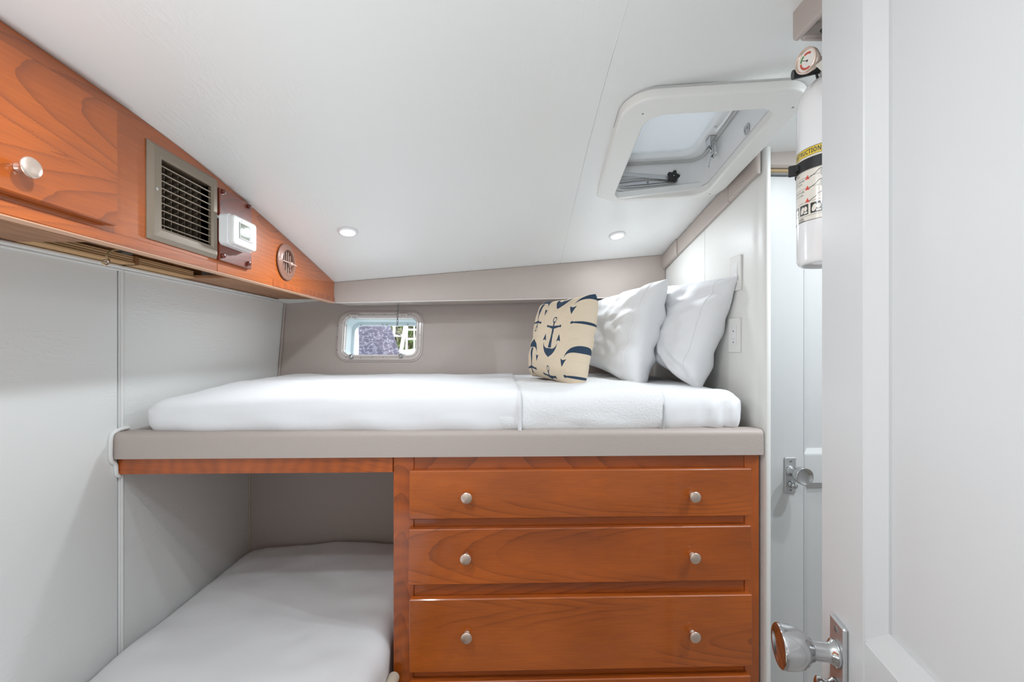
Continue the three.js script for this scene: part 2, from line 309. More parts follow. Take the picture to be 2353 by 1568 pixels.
// passage on the right and what closes the cabin behind the camera
const wallHall = struct('wall_hall', 'white painted wall around the far passage door', 'wall', [1.2, 0, 1.4]);
const DD = 1.372;                                                       // face of the far door
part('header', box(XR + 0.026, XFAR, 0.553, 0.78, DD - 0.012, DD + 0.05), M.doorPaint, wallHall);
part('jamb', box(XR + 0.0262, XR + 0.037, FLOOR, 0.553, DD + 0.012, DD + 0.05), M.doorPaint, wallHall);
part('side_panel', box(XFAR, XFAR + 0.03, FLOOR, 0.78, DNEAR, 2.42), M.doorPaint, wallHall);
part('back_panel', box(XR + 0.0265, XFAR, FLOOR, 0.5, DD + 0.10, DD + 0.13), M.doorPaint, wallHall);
const wallEntry = struct('wall_entry', 'white bulkhead stub beside the entry door that carries the extinguisher', 'wall', [0.7, 0, 0.8]);
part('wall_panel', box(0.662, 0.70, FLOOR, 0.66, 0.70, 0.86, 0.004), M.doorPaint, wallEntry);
const wallRear = struct('wall_rear', 'plain off-white bulkhead opposite the portlight', 'wall', [0, 0, DNEAR]);
part('wall_panel', metric(box(XL - 0.03, XFAR, FLOOR, 0.80, DNEAR - 0.04, DNEAR, 0.003), 'x'), M.wall, wallRear);
const floorS = struct('floor', 'pale planked cabin floor', 'floor', [0, FLOOR, 0]);
for (let i = 0; i < 20; i++) part('plank', metric(box(XL + i * 0.14, XL + i * 0.14 + 0.138, FLOOR - 0.02, FLOOR, DNEAR, 2.4, 0.002), 'z', i * 0.37, i * 0.21), M.floor, floorS);
part('subfloor', box(XL - 0.03, XFAR, FLOOR - 0.05, FLOOR - 0.0195, DNEAR, 2.42), M.ply, floorS);

// taupe valance under the ceiling along the hull side
const VD = 2.085;
{
  const a = atD(768, 697, VD), b = atD(1530, 683, VD), s = new THREE.Shape();
  s.moveTo(XC - 0.01, a[1]); s.lineTo(XR - 0.001, b[1]); for (let i = 0; i <= 12; i++) { const x = XR - 0.001 + (XC - 0.01 - XR) * i / 12; s.lineTo(x, ceilY(x, VD) - 0.001); }
  const t = struct('trim_1', 'taupe padded vinyl valance above the portlight', 'valance', [0, 0.3, VD]);
  part('cover', metric(extrude(s, 0.018, 0.005, 3).translate(0, 0, -VD - 0.018), 'x'), M.taupe, t);
  part('soffit', metric(box(XC, XR - 0.002, 0, 0.012, VD + 0.018, 2.30).applyMatrix4(new THREE.Matrix4().makeShear(Math.tan((b[1] - a[1]) / (XR - XC)), 0, 0, 0, 0, 0)).translate(0, (a[1] + b[1]) / 2 + 0.004, 0), 'x'), M.taupe, t);
  part('edge_bead', cyl(V(XC + 0.012, a[1] + 0.002, VD - 0.001), V(XR - 0.002, b[1] + 0.002, VD - 0.001), 0.0032, 0.0032, 10), M.clearEdge, t);
}
// three taupe trim pads along the top of the right bulkhead
{
  const runs = [[1.312, 1.478, 'nearest the passage', 0.018], [1.482, 1.918, 'between the other two', 0.014], [1.922, 2.10, 'meeting the valance', 0.02]];
  runs.forEach(([d0, d1, where, th], i) => {
    const t = struct(`trim_${i + 2}`, `taupe padded trim section on the right bulkhead, ${where}`, 'trim', [XR, 0.5, (d0 + d1) / 2]);
    const s = new THREE.Shape(), n = 6;
    for (let k = 0; k <= n; k++) { const d = d0 + (d1 - d0) * k / n, y = ceilR(d) - 0.075; k ? s.lineTo(d, y) : s.moveTo(d, y); }
    for (let k = n; k >= 0; k--) { const d = d0 + (d1 - d0) * k / n; s.lineTo(d, ceilY(XR - 0.02, d) - 0.0015); }
    const g = extrude(s, th, 0.008, 3);                                 // (d, y, thickness) -> x = XR - th + z
    g.applyMatrix4(new THREE.Matrix4().set(0, 0, 1, XR - th, 0, 1, 0, 0, -1, 0, 0, 0, 0, 0, 0, 1));
    part('pad', metric(g, 'z'), M.taupe, t);
  });
}
// taupe pelmet over the far door, and its tan strip
{
  const t = struct('trim_5', 'taupe pelmet above the far passage door with a tan strip below', 'pelmet', [1.1, 0.58, DD]);
  part('board', metric(box(XR + 0.027, XFAR - 0.001, 0.564, 0.645, DD - 0.035, DD - 0.0125, 0.006), 'x'), M.taupe, t);
  part('strip', metric(box(XR + 0.027, XFAR - 0.001, 0.5535, 0.5635, DD - 0.022, DD - 0.0125, 0.002), 'x'), M.tan, t);
}
// taupe pelmet hung over the entry, hollow underneath
{
  const t = struct('trim_6', 'taupe hollow pelmet against the ceiling above the fire extinguisher', 'pelmet', [0.55, 0.58, 0.8]);
  const a = atD(1819, 97, 0.82);
  part('side_board', metric(box(a[0], a[0] + 0.014, a[1], 0.655, 0.2, 0.82, 0.004), 'z'), M.taupe, t);
  part('end_board', metric(box(a[0] + 0.0142, 0.661, a[1], 0.655, 0.806, 0.82, 0.004), 'x'), M.taupe, t);
  part('track', box(a[0] + 0.03, a[0] + 0.05, 0.61, 0.625, 0.25, 0.80, 0.003), M.taupe, t);
}

// ================================================================ DOORS
function molding(x0, x1, y0, y1, wdt, z0, z1) {                         // four mitred bevel strips around a panel opening
  const out = [], O = [[x0, y0], [x1, y0], [x1, y1], [x0, y1]], I = [[x0 + wdt, y0 + wdt], [x1 - wdt, y0 + wdt], [x1 - wdt, y1 - wdt], [x0 + wdt, y1 - wdt]];
  for (let k = 0; k < 4; k++) { const n = (k + 1) % 4; out.push(new ConvexGeometry([[...O[k], z0], [...O[n], z0], [...I[n], z1], [...I[k], z1], [...O[k], z1 - 0.004], [...O[n], z1 - 0.004], [...I[n], z1 - 0.004], [...I[k], z1 - 0.004]].map((p) => new THREE.Vector3(...p)))); }
  return out;
}
const KNOB = [[0, -0.002], [0.0165, -0.002], [0.0165, 0.004], [0.0125, 0.007], [0.0115, 0.012], [0.0115, 0.026], [0.0135, 0.028], [0.0145, 0.031], [0.020, 0.036], [0.0245, 0.043], [0.0265, 0.052], [0.0272, 0.062], [0.0268, 0.066], [0.0252, 0.0675], [0.0235, 0.066], [0.018, 0.0635], [0.009, 0.062], [0, 0.0618]];
function lockset(parent, x, ytop, z) {                                  // in door-local axes, +z out of the face
  const pl = part('lock_plate', chamfer(0.036, 0.114, 0.006, 0.002).translate(x, ytop - 0.057, z + 0.003), M.steel, parent, 'chrome lock plate');
  const kn = part('door_knob', lathe(KNOB, new THREE.Vector3(x, ytop - 0.042, z + 0.006), new THREE.Vector3(0, 0, 1), 40), M.chrome, parent, 'chrome tulip-shaped door knob');
  part('set_screw', cyl(new THREE.Vector3(x - 0.009, ytop - 0.042 - 0.0085, z + 0.024), new THREE.Vector3(x - 0.0095, ytop - 0.042 - 0.0095, z + 0.024), 0.0028), M.dull, kn);
  part('thumb_turn', lathe([[0, 0], [0.0105, 0], [0.0105, 0.004], [0.007, 0.008], [0.007, 0.012], [0.0095, 0.016], [0.0095, 0.021], [0.006, 0.0235], [0, 0.024]], new THREE.Vector3(x, ytop - 0.085, z + 0.006), new THREE.Vector3(0, 0, 1), 24), M.chrome, parent);
  for (const y of [ytop - 0.011, ytop - 0.104]) part('screw', lathe([[0, 0.0016], [0.003, 0.0012], [0.0042, 0]], new THREE.Vector3(x, y, z + 0.006), new THREE.Vector3(0, 0, 1), 14), M.dull, pl);
}
function panelDoor(g, w, y0, y1, stile, rails, bevel, depth, mirror) {  // local: x 0..w from the knob edge, face at z = 0
  const X = (x) => (mirror ? -x : x), th = 0.034;
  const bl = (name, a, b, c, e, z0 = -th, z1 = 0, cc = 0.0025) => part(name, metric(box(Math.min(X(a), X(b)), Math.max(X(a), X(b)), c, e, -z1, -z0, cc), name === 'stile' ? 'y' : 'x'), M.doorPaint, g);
  bl('stile', 0, stile, y0, y1); bl('stile', w - stile, w, y0, y1);
  for (const [a, b] of rails) bl('rail', stile, w - stile, a, b);
  for (let k = 0; k < rails.length - 1; k++) {
    const lo = rails[k][1], hi = rails[k + 1][0];
    bl('panel', stile, w - stile, lo, hi, -th + 0.006, -depth - 0.003, 0.001);
    for (const m of molding(Math.min(X(stile), X(w - stile)), Math.max(X(stile), X(w - stile)), lo, hi, bevel, -0.001, -depth)) part('molding', m, M.doorPaint, g);
  }
}
// entry door, swung open beside the viewer
{
  const g = thing('door_1', 'open white panelled entry door with a large chrome knob', 'door', [0, 0, 0], { kind: 'structure', exact: true, local: true });
  const k = 0.2545, n = Math.hypot(k, 1), e = atD(1887, 798, 0.6);
  g.position.set(e[0], FLOOR + 0.015, -0.6); g.rotation.y = Math.atan2(-1 / n, -k / n);
  const Y = (y) => y - FLOOR - 0.015;
  panelDoor(g, 0.64, 0, Y(0.545), 0.106, [[0, 0.12], [Y(-0.56), Y(-0.342)], [Y(0.44), Y(0.545)]], 0.024, 0.012, false);
  lockset(g, 0.055, Y(-0.352), 0);
}
// far passage door, closed
{
  const x0 = XR + 0.039;
  const g = thing('door_2', 'closed white panelled door at the end of the passage beside the bunk', 'door', [0, 0, 0], { kind: 'structure', exact: true, local: true });
  g.position.set(x0, FLOOR + 0.01, -DD);
  const Y = (y) => y - FLOOR - 0.01, pX = atD(1848, 1000, DD)[0] - x0;
  panelDoor(g, 0.62, 0, Y(0.548), pX, [[0, 0.14], [Y(atD(1860, 1112, DD)[1]), Y(atD(1860, 1044, DD)[1])], [Y(0.46), Y(0.548)]], 0.016, 0.012, false);
  lockset(g, atD(1814, 1095, DD)[0] - x0, Y(-0.353), 0);
}

// ================================================================ PORTLIGHT
{
  const w1 = struct('window_1', 'rounded rectangular portlight with a clear plastic frame in the taupe hull lining', 'portlight', [pc[0], pc[1], 2.28]);
  const R = (m, r) => [pc[0] - pw / 2 + m, pc[0] + pw / 2 - m, pc[1] - ph / 2 + m, pc[1] + ph / 2 - m, r];
  const ring = (m0, r0, m1, r1, z0, z1, bev) => { const s = roundRect(...R(m0, r0)); s.holes.push(roundRect(...R(m1, r1), THREE.Path)); return hullPlace(extrude(s, z1 - z0, bev, 2, 12).translate(0, 0, z0)); };
  part('flange', ring(0, 0.062, 0.008, 0.055, 0, 0.006, 0.002), M.clear, w1);
  part('outer_frame', ring(0.007, 0.056, 0.024, 0.042, 0, 0.013, 0.003), M.clear, w1);
  part('sash_frame', ring(0.0235, 0.042, 0.033, 0.034, -0.006, 0.017, 0.003), M.clearEdge, w1);
  part('seal', ring(0.033, 0.034, 0.0365, 0.03, -0.008, 0.006, 0.0015), M.clear, w1);
  part('pane', hullPlace(extrude(roundRect(...R(0.034, 0.033)), 0.004).translate(0, 0, -0.004)), M.glass, w1);
  part('hull_liner', ring(0.026, 0.05, 0.0335, 0.045, -0.115, -0.009, 0), M.teal, w1, 'pale teal hull liner');
  { // outer ring of the hull opening, smaller than the pane
    const s = roundRect(...R(0.026, 0.05)), x = [pc[0] - pw / 2 + 0.048, pc[0] + pw / 2 - 0.03, pc[1] - ph / 2 + 0.033, pc[1] + ph / 2 - 0.052];
    s.holes.push(roundRect(...x, 0.038, THREE.Path)); part('hull_ring', hullPlace(extrude(s, 0.012, 0.003).translate(0, 0, -0.127)), M.teal, w1, 'pale teal outer ring');
  }
  const px = (u, v, z) => { const [x, y] = hullLocal(onHull(u, v)); return hullPlace(new THREE.BufferGeometry().setAttribute('position', new THREE.Float32BufferAttribute([x, y, z], 3))).attributes.position; };
  const at = (u, v, z) => { const p = px(u, v, z); return new THREE.Vector3(p.getX(0), p.getY(0), p.getZ(0)); };
  const out = new THREE.Vector3(0, Math.sin(tilt), Math.cos(tilt));
  const screws = [[801, 726], [834, 725], [861, 724], [885, 724], [912, 723], [946, 722], [778, 750], [777, 776], [776, 805], [965, 742], [965, 771], [964, 801], [797, 823], [831, 824], [858, 822], [882, 822], [910, 821], [943, 820]];
  for (const [u, v] of screws) part('screw', lathe([[0, 0.0012], [0.0022, 0.001], [0.003, 0]], at(u, v, 0.0125), out, 10), M.dull, w1);
  for (const [u, v] of [[816, 728], [928, 726]]) { // hinges
    const h = part('hinge', join([[-0.022, -0.010], [0.010, 0.022]].map(([a, b]) => { const p = at(u, v, 0.015); return box(p.x + a, p.x + b, p.y - 0.011, p.y + 0.012, -p.z - 0.008, -p.z + 0.006, 0.003); })), M.clearEdge, w1);
    const p = at(u, v, 0.018); part('hinge_pin', cyl(p.clone().add(new THREE.Vector3(-0.024, 0.004, 0.004)), p.clone().add(new THREE.Vector3(0.024, 0.004, 0.004)), 0.004), M.clear, h);
  }
  for (const [u, v, s] of [[810, 821, 1], [923, 819, -1]]) { // swing latches
    const p = at(u, v, 0.016);
    const h = part('latch', join([lathe([[0, 0.013], [0.009, 0.012], [0.0122, 0.006], [0.0122, 0]], p, out, 20)]), M.chrome, w1, 'chrome latch');
    part('latch_handle', cyl(p.clone().addScaledVector(out, 0.012).add(new THREE.Vector3(-0.006 * s, -0.009, 0)), p.clone().addScaledVector(out, 0.014).add(new THREE.Vector3(0.010 * s, 0.014, 0)), 0.0022), M.chrome, h);
    part('latch_lug', box(p.x - 0.018, p.x - 0.011, p.y - 0.011, p.y + 0.01, -p.z, -p.z + 0.012, 0.002), M.clearEdge, w1);
    part('latch_lug', box(p.x + 0.011, p.x + 0.018, p.y - 0.011, p.y + 0.01, -p.z, -p.z + 0.012, 0.002), M.clearEdge, w1);
  }
  for (const [u, v] of [[816, 738], [868, 737], [878, 737], [928, 736]]) { const p = at(u, v, -0.1); part('rivet', ball(p, 0.004, 8), M.dull, w1); }
}
// brass hold-up chain with a cross bar hanging in front of the portlight
{
  const d0 = 2.20, a = atD(915, 697, d0), b = atD(912, 766, d0);
  const t = thing('hold_up_chain', 'short dark metal chain with a cross bar hanging in front of the portlight', 'chain', [b[0], b[1], d0]);
  part('staple', cyl(V(a[0], a[1] + 0.02, d0), V(a[0], a[1] - 0.004, d0), 0.0035), M.dull, t);
  const n = 11; for (let i = 0; i < n; i++) {
    const f = (i + 0.5) / n, p = V(a[0] + (b[0] - a[0]) * f, a[1] + (b[1] - a[1]) * f, d0), L = (a[1] - b[1]) / n;
    const g = new THREE.TorusGeometry(L * 0.42, 0.0015, 6, 16).scale(0.72, 1.45, 1); if (i % 2) g.rotateY(Math.PI / 2 - 0.2); else g.rotateY(0.2);
    part('link', g.translate(p.x, p.y, p.z), M.dull, t);
  }
  const q = atD(909, 768, d0), r = atD(921, 771, d0); part('cross_bar', cyl(V(...q), V(...r), 0.0024), M.dull, t);
}

// ================================================================ OVERHEAD CABINET ON THE LEFT
const cab = thing('overhead_cabinet', 'glossy cherry overhead cabinet running along the left bulkhead', 'cabinet', [XC, 0.209, 1.0]);
const REG = { d0: atX(347, 400, -0.776)[2], d1: atX(505, 450, -0.776)[2], y0: 0.243, y1: 0.464 };
const VENT = { p: atX(661, 603, -0.78), r: 0.066, ri: 0.043 };
{
  const s = new THREE.Shape(), yb = 0.232; s.moveTo(DNEAR, yb); s.lineTo(VD - 0.001, yb);
  for (let i = 0; i <= 40; i++) { const d = VD - 0.001 + (DNEAR - VD) * i / 40; s.lineTo(d, ceilY(XC, d) - 0.001); }
  const m = 0.03; s.holes.push(roundRect(REG.d0 + m, REG.d1 - m, REG.y0 + m, REG.y1 - m, 0.001, THREE.Path));
  const c = new THREE.Path(); c.absarc(VENT.p[2], VENT.p[1], 0.046, 0, Math.PI * 2); s.holes.push(c);
  const toX = (g, x) => g.applyMatrix4(new THREE.Matrix4().set(0, 0, 1, x, 0, 1, 0, 0, -1, 0, 0, 0, 0, 0, 0, 1));
  part('face_panel', metric(toX(extrude(s, 0.019), XC - 0.019), 'z', 0.31, 0.12), M.cherry, cab);
  const joint = atX(625, 665, XC)[2];
  part('bottom_rail', metric(box(XC - 0.02, XC + 0.003, 0.2105, 0.2335, DNEAR, atX(497, 595, XC)[2] - 0.0006, 0.0015), 'z', 0.1, 0.4), M.cherry2, cab);
  part('bottom_rail', metric(box(XC - 0.02, XC + 0.003, 0.2105, 0.2335, atX(497, 595, XC)[2] + 0.0006, joint, 0.0015), 'z', 0.5, 0.2), M.cherry, cab);
  part('bottom_rail', metric(box(XC - 0.02, XC + 0.004, 0.2105, 0.2335, joint + 0.001, VD - 0.002, 0.0015), 'z', 0.7, 0.3), M.figured, cab);
  part('edge_strip', metric(box(XC - 0.021, XC + 0.002, 0.2075, 0.2105, DNEAR, VD - 0.002, 0.0008), 'z'), std('#d9ab8c', 0.5), cab);
  part('inner_rail', metric(box(XC - 0.045, XC - 0.0205, 0.212, 0.262, DNEAR, VD, 0.001), 'z', 0.3, 0.3), M.ply, cab);
  // underside: two veneered boards with an open bay between them
  const g0 = 1.045, g1 = 1.58;
  part('soffit_board', metric(box(XL + 0.001, XC - 0.046, 0.2455, 0.2575, DNEAR, g0, 0.0015), 'z'), M.veneer, cab);
  part('soffit_board', metric(box(XL + 0.001, XC - 0.046, 0.2455, 0.2575, g1, 2.26, 0.0015), 'z', 0.2, 0.3), M.veneer, cab);
  part('backing_board', metric(box(XL + 0.001, XL + 0.016, 0.27, 0.36, g0 - 0.02, g1 + 0.08, 0.001), 'z'), M.ply, cab);
  const pY = [0.2455, 0.2505, 0.2525, 0.2575, 0.2595, 0.2645, 0.2665, 0.2698];
  for (let k = 0; k < 7; k++) part('ply_layer', metric(box(XL + 0.001, XL + (k === 0 ? 0.046 : 0.042), pY[k], pY[k + 1], g0, g1 - 0.001, 0.0004), 'z'), k % 2 ? M.plyDark : M.plyLight, cab);
  part('crossing_block', metric(box(XL + 0.001, XL + 0.048, 0.2455, 0.271, 1.325, 1.338, 0.001), 'x'), M.ply, cab);
  for (const [d, y] of [[1.10, 0.30], [1.17, 0.285], [1.36, 0.30], [1.46, 0.295], [1.54, 0.29]]) part('screw', lathe([[0, 0.001], [0.004, 0.0006], [0.005, 0]], V(XL + 0.016, y, d), new THREE.Vector3(1, 0, 0), 12), M.dull, cab);
  part('duct_hose', tube([V(-0.98, 0.285, 1.62), V(-1.0, 0.29, 1.75), V(-1.02, 0.30, 1.95)], 0.026, 24, false, 12), M.grey, cab);
  // overlay door
  const dd = atX(272, 400, -0.767)[2];
  const door = part('cabinet_door', metric(box(XC + 0.0005, XC + 0.021, 0.243, 0.4755, 0.25, dd, 0.0025), 'z', 0.55, 0.1), M.cherry2, cab);
  const kp = atX(40, 385, -0.767);
  part('knob', lathe([[0, 0], [0.0075, 0], [0.0075, 0.002], [0.006, 0.006], [0.0055, 0.011], [0.008, 0.015], [0.0145, 0.018], [0.0165, 0.021], [0.0165, 0.0225], [0.015, 0.0245], [0.008, 0.0262], [0, 0.0266]], V(XC + 0.0205, kp[1], kp[2]), new THREE.Vector3(1, 0, 0), 36), M.nickel, door, 'brushed nickel knob');
  part('knob', lathe([[0, 0], [0.0075, 0], [0.0055, 0.011], [0.0165, 0.021], [0.015, 0.0245], [0, 0.0266]], V(XC + 0.0205, kp[1], 0.32), new THREE.Vector3(1, 0, 0), 36), M.nickel, door);
}
// loose wire hanging out of the open bay
{
  const P = (u, v, x) => { const p = atX(u, v, x); return V(...p); };
  const t = thing('loose_wire', 'loose looped tan wire hanging from the open bay under the overhead cabinet', 'wire', [-1.0, 0.214, 1.13]);
  part('cable', tube([V(XL + 0.014, 0.292, 1.40), P(330, 575, -1.05), P(290, 574, -1.01), P(268, 574, -1.0), P(252, 579, -0.995), P(245, 588, -0.99), P(250, 597, -0.988), P(252, 604, -0.985), P(246, 609, -0.985), P(239, 607, -0.985), P(236, 601, -0.985)], 0.0024, 60), M.tan, t);
  part('connector', cyl(P(276, 576, -1.0), P(300, 582, -1.02), 0.006), M.black, t);
  part('terminal', new THREE.TorusGeometry(0.0062, 0.0024, 8, 20).rotateY(0.9).translate(...P(243, 604, -0.984).toArray()), M.nickel, t);
}
// air register
{
  const { d0, d1, y0, y1 } = REG, t = thing('air_register', 'square bronze metal air register with slanted louvres on the overhead cabinet', 'vent', [XC, y0, (d0 + d1) / 2]);
  const toX = (g, x) => g.applyMatrix4(new THREE.Matrix4().set(0, 0, 1, x, 0, 1, 0, 0, -1, 0, 0, 0, 0, 0, 0, 1));
  const i0 = d0 + 0.036, i1 = d1 - 0.030, j0 = y0 + 0.031, j1 = y1 - 0.031;
  const corner = (a, b, c, e) => [[a, b], [c, b], [c, e], [a, e]];
  const O = corner(d0, y0, d1, y1), I = corner(i0, j0, i1, j1);
  for (let k = 0; k < 4; k++) { // four mitred sides, sloping up from the panel and down into the throat
    const n = (k + 1) % 4, mid = (p, q, f) => [p[0] + (q[0] - p[0]) * f, p[1] + (q[1] - p[1]) * f], pts = [];
    for (const q of [k, n]) { const a = O[q], b = I[q], m = mid(a, b, 0.3), m2 = mid(a, b, 0.8); pts.push([a, XC + 0.0005], [a, XC + 0.003], [m, XC + 0.011], [m2, XC + 0.012], [b, XC + 0.008], [b, XC + 0.0005]); }
    part('frame_side', new ConvexGeometry(pts.map(([[d, y], x]) => new THREE.Vector3(x, y, -d))), M.register, t);
  }
  const sh = new THREE.Shape(); sh.moveTo(i0 - 0.006, j0 - 0.006); sh.lineTo(i1 + 0.006, j0 - 0.006); sh.lineTo(i1 + 0.006, j1 + 0.006); sh.lineTo(i0 - 0.006, j1 + 0.006); sh.closePath();
  const hp = new THREE.Path(); hp.moveTo(i0, j0); hp.lineTo(i1, j0); hp.lineTo(i1, j1); hp.lineTo(i0, j1); hp.closePath(); sh.holes.push(hp);
  part('throat', toX(extrude(sh, 0.26), XC - 0.26), M.register, t);
  part('duct', box(XC - 0.27, XC - 0.2605, j0 - 0.006, j1 + 0.006, i0 - 0.006, i1 + 0.006, 0.001), M.register, t);
  const nb = 9; for (let k = 0; k < nb; k++) { const y = j1 - (j1 - j0) * (k + 0.75) / (nb + 0.3); part('louvre', chamfer(0.016, 0.0022, i1 - i0 - 0.002, 0.0006).rotateZ(-0.28).translate(XC + 0.000, y, -(i0 + i1) / 2), M.registerBlade, t); }
  for (let k = 0; k < 7; k++) { const d = i0 + (i1 - i0) * (k + 0.7) / 7.6; part('vane', chamfer(0.014, j1 - j0 - 0.004, 0.0016, 0.0004).translate(XC - 0.022, (j0 + j1) / 2, -d), M.register, t); }
  for (const [u, v] of [[361, 434], [501, 498]]) { const p = atX(u, v, XC + 0.011); part('screw', lathe([[0, 0.0022], [0.003, 0.002], [0.0045, 0]], V(XC + 0.0105, p[1], p[2]), new THREE.Vector3(1, 0, 0), 14), M.chrome, t); }
}
// thermostat mounting plate, thermostat
{
  const a = atX(507, 430, -0.776), b = atX(579, 617, -0.776);
  const t = thing('mounting_board', 'dark red-stained wooden board held by four bolts behind the thermostat', 'board', [XC, 0.242, (a[2] + b[2]) / 2]);
  part('board', metric(box(XC + 0.0005, XC + 0.011, 0.242, 0.443, REG.d1 + 0.002, b[2], 0.0015), 'z', 0.2, 0.35), M.plate, t);
  for (const [u, v] of [[515, 441], [574, 475], [514, 588], [573, 606]]) { const p = atX(u, v, XC + 0.016); part('bolt', lathe([[0, 0.009], [0.006, 0.0085], [0.0072, 0.006], [0.0072, 0]], V(XC + 0.011, p[1], p[2]), new THREE.Vector3(1, 0, 0), 6), M.bolt, t); }
  const c0 = atX(536, 489, -0.738), c1 = atX(590, 577, -0.738), y0 = 0.287, y1 = 0.369, d0 = c0[2], d1 = c1[2];
  const h = thing('thermostat', 'small white wall thermostat with a grey screen on the red-stained board', 'thermostat', [XC, y0, (d0 + d1) / 2]);
  const toX = (g, x) => g.applyMatrix4(new THREE.Matrix4().set(0, 0, 1, x, 0, 1, 0, 0, -1, 0, 0, 0, 0, 0, 0, 1));
  part('body', toX(extrude(roundRect(d0 - 0.003, d1 + 0.003, y0 - 0.003, y1 + 0.003, 0.013), 0.026, 0.003, 3), XC + 0.011), M.white, h);
  part('front_cover', toX(extrude(roundRect(d0, d1, y0, y1, 0.011), 0.014, 0.0035, 3), XC + 0.036), M.plateWhite, h);
  const f = XC + 0.050, sd0 = d0 + (d1 - d0) * 0.27, sd1 = d0 + (d1 - d0) * 0.64, sy0 = y0 + 0.024, sy1 = y1 - 0.017;
  part('screen_bezel', toX(extrude(roundRect(sd0 - 0.003, sd1 + 0.02, sy0 - 0.003, sy1 + 0.003, 0.002), 0.002, 0.0008), f), M.grey, h);
  const sc = part('screen', box(f + 0.0012, f + 0.0024, sy0, sy1, sd0, sd1, 0.0003), M.lcd, h, 'grey-green screen');
  const cv = document.createElement('canvas'); cv.width = 256; cv.height = 64; const cx = cv.getContext('2d'); cx.fillStyle = '#ececec'; cx.fillRect(0, 0, 256, 64); cx.fillStyle = '#8b8b8b'; cx.font = 'bold 40px sans-serif'; cx.textAlign = 'center'; cx.fillText('Honeywell', 128, 46);
  const lt = new THREE.CanvasTexture(cv); lt.colorSpace = THREE.SRGBColorSpace;
  const lg = new THREE.PlaneGeometry(0.026, 0.0065).rotateY(Math.PI / 2).translate(f + 0.0006, y1 - 0.0085, -(d0 + d1) / 2 + 0.004); part('maker_mark', lg, std('#ffffff', 0.3, { map: lt }), h);
  // dark digits on the screen: two sevens-segment style strokes
  for (const [a, b, c, e] of [[0.16, 0.2, 0.3, 0.75], [0.24, 0.34, 0.68, 0.75], [0.24, 0.34, 0.48, 0.55], [0.24, 0.34, 0.28, 0.35], [0.44, 0.48, 0.3, 0.75], [0.54, 0.58, 0.3, 0.75], [0.44, 0.58, 0.68, 0.75]]) part('digit_stroke', box(f + 0.0023, f + 0.0026, sy0 + (sy1 - sy0) * c, sy0 + (sy1 - sy0) * e, sd0 + (sd1 - sd0) * (a + 0.1), sd0 + (sd1 - sd0) * (b + 0.1), 0.00005), M.black, sc);
  for (let k = 0; k < 3; k++) part('button', box(f + 0.001, f + 0.003, sy0 + (sy1 - sy0) * (k / 3 + 0.03), sy0 + (sy1 - sy0) * ((k + 1) / 3 - 0.03), sd1 + 0.002, sd1 + 0.016, 0.0006), M.plateWhite, h);
}
// round vent
{
  const [x, y, d] = VENT.p, t = thing('round_vent', 'round brown plastic air vent with slats at the far end of the overhead cabinet', 'vent', [XC, y - 0.066, d]);
  const out = new THREE.Vector3(1, 0, 0), c = V(XC, y, d);
  part('flange', lathe([[0.045, 0.001], [0.066, 0.001], [0.066, 0.005], [0.062, 0.008], [0.050, 0.009], [0.0475, 0.013], [0.044, 0.013], [0.0435, 0.001]], c, out, 48), M.ventBrown, t);
  part('barrel', lathe([[0.0435, -0.17], [0.0435, 0.001], [0.0455, 0.001], [0.0455, -0.171], [0, -0.171], [0, -0.17], [0.0435, -0.17]], c, out, 40), M.ventBrown, t);
  for (let k = -2; k <= 2; k++) { const o = k * 0.0155, hh = Math.sqrt(0.043 ** 2 - o * o) - 0.0005; part('slat', chamfer(0.006, hh * 2, 0.0028, 0.0006).translate(XC + 0.001, y, -d - o), M.ventBar, t); }
  const cb = part('cross_bar', chamfer(0.004, 0.004, 0.084, 0.001).translate(XC + 0.008, y, -d), M.ventBar, t);
  part('knob', lathe([[0, 0.012], [0.005, 0.011], [0.007, 0.007], [0.0075, 0]], V(XC + 0.009, y - 0.004, d + 0.012), out, 16), M.ventBar, cb);
  part('lever', cyl(V(XC + 0.018, y - 0.005, d + 0.012), V(XC + 0.026, y - 0.008, d + 0.032), 0.0025, 0.002), M.ventBar, cb);
  for (const o of [-0.056, 0.056]) part('screw', lathe([[0, 0.0014], [0.0025, 0.0012], [0.0036, 0]], V(XC + 0.0085, y, d + o), out, 12), M.nickel, t);
}

// ================================================================ CEILING LAMPS AND HATCH
function lamp(p, label, power = 1) {
  const [x, y, d] = p, e = 0.02, n = new THREE.Vector3((ceilY(x + e, d) - ceilY(x - e, d)) / (2 * e), -1, -(ceilY(x, d + e) - ceilY(x, d - e)) / (2 * e)).normalize();
  const t = thing('ceiling_lamp', label, 'ceiling lamp', [x, y, d]), c = V(x, y, d);
  part('bezel', lathe([[0.026, 0.001], [0.035, -0.002], [0.0355, 0.003], [0.033, 0.0075], [0.028, 0.009], [0.0258, 0.0065], [0.0255, 0.001]], c, n, 40), M.chrome.clone().copy(M.whiteGloss), t);
  const em = std('#ffffff', 0.5, { emissive: '#ffffff', emissiveIntensity: 3 });
  part('diffuser', lathe([[0, 0.0062], [0.018, 0.0058], [0.0257, 0.0045], [0.0257, 0.001], [0, 0.001]], c, n, 32), em, t, 'glowing white diffuser');
  const L = new THREE.RectAreaLight(0xf1f9ff, LAMP * power, 0.046, 0.046); L.position.copy(c).addScaledVector(n, 0.011); L.lookAt(L.position.clone().add(n)); L.name = 'lamp_light'; scene.add(L);
}
lamp(onCeil(799, 531), 'round white lit ceiling lamp near the cherry overhead cabinet', 0.9);
lamp(onCeil(1418, 540), 'round white lit ceiling lamp above the bunk between hatch and valance', 0.46);
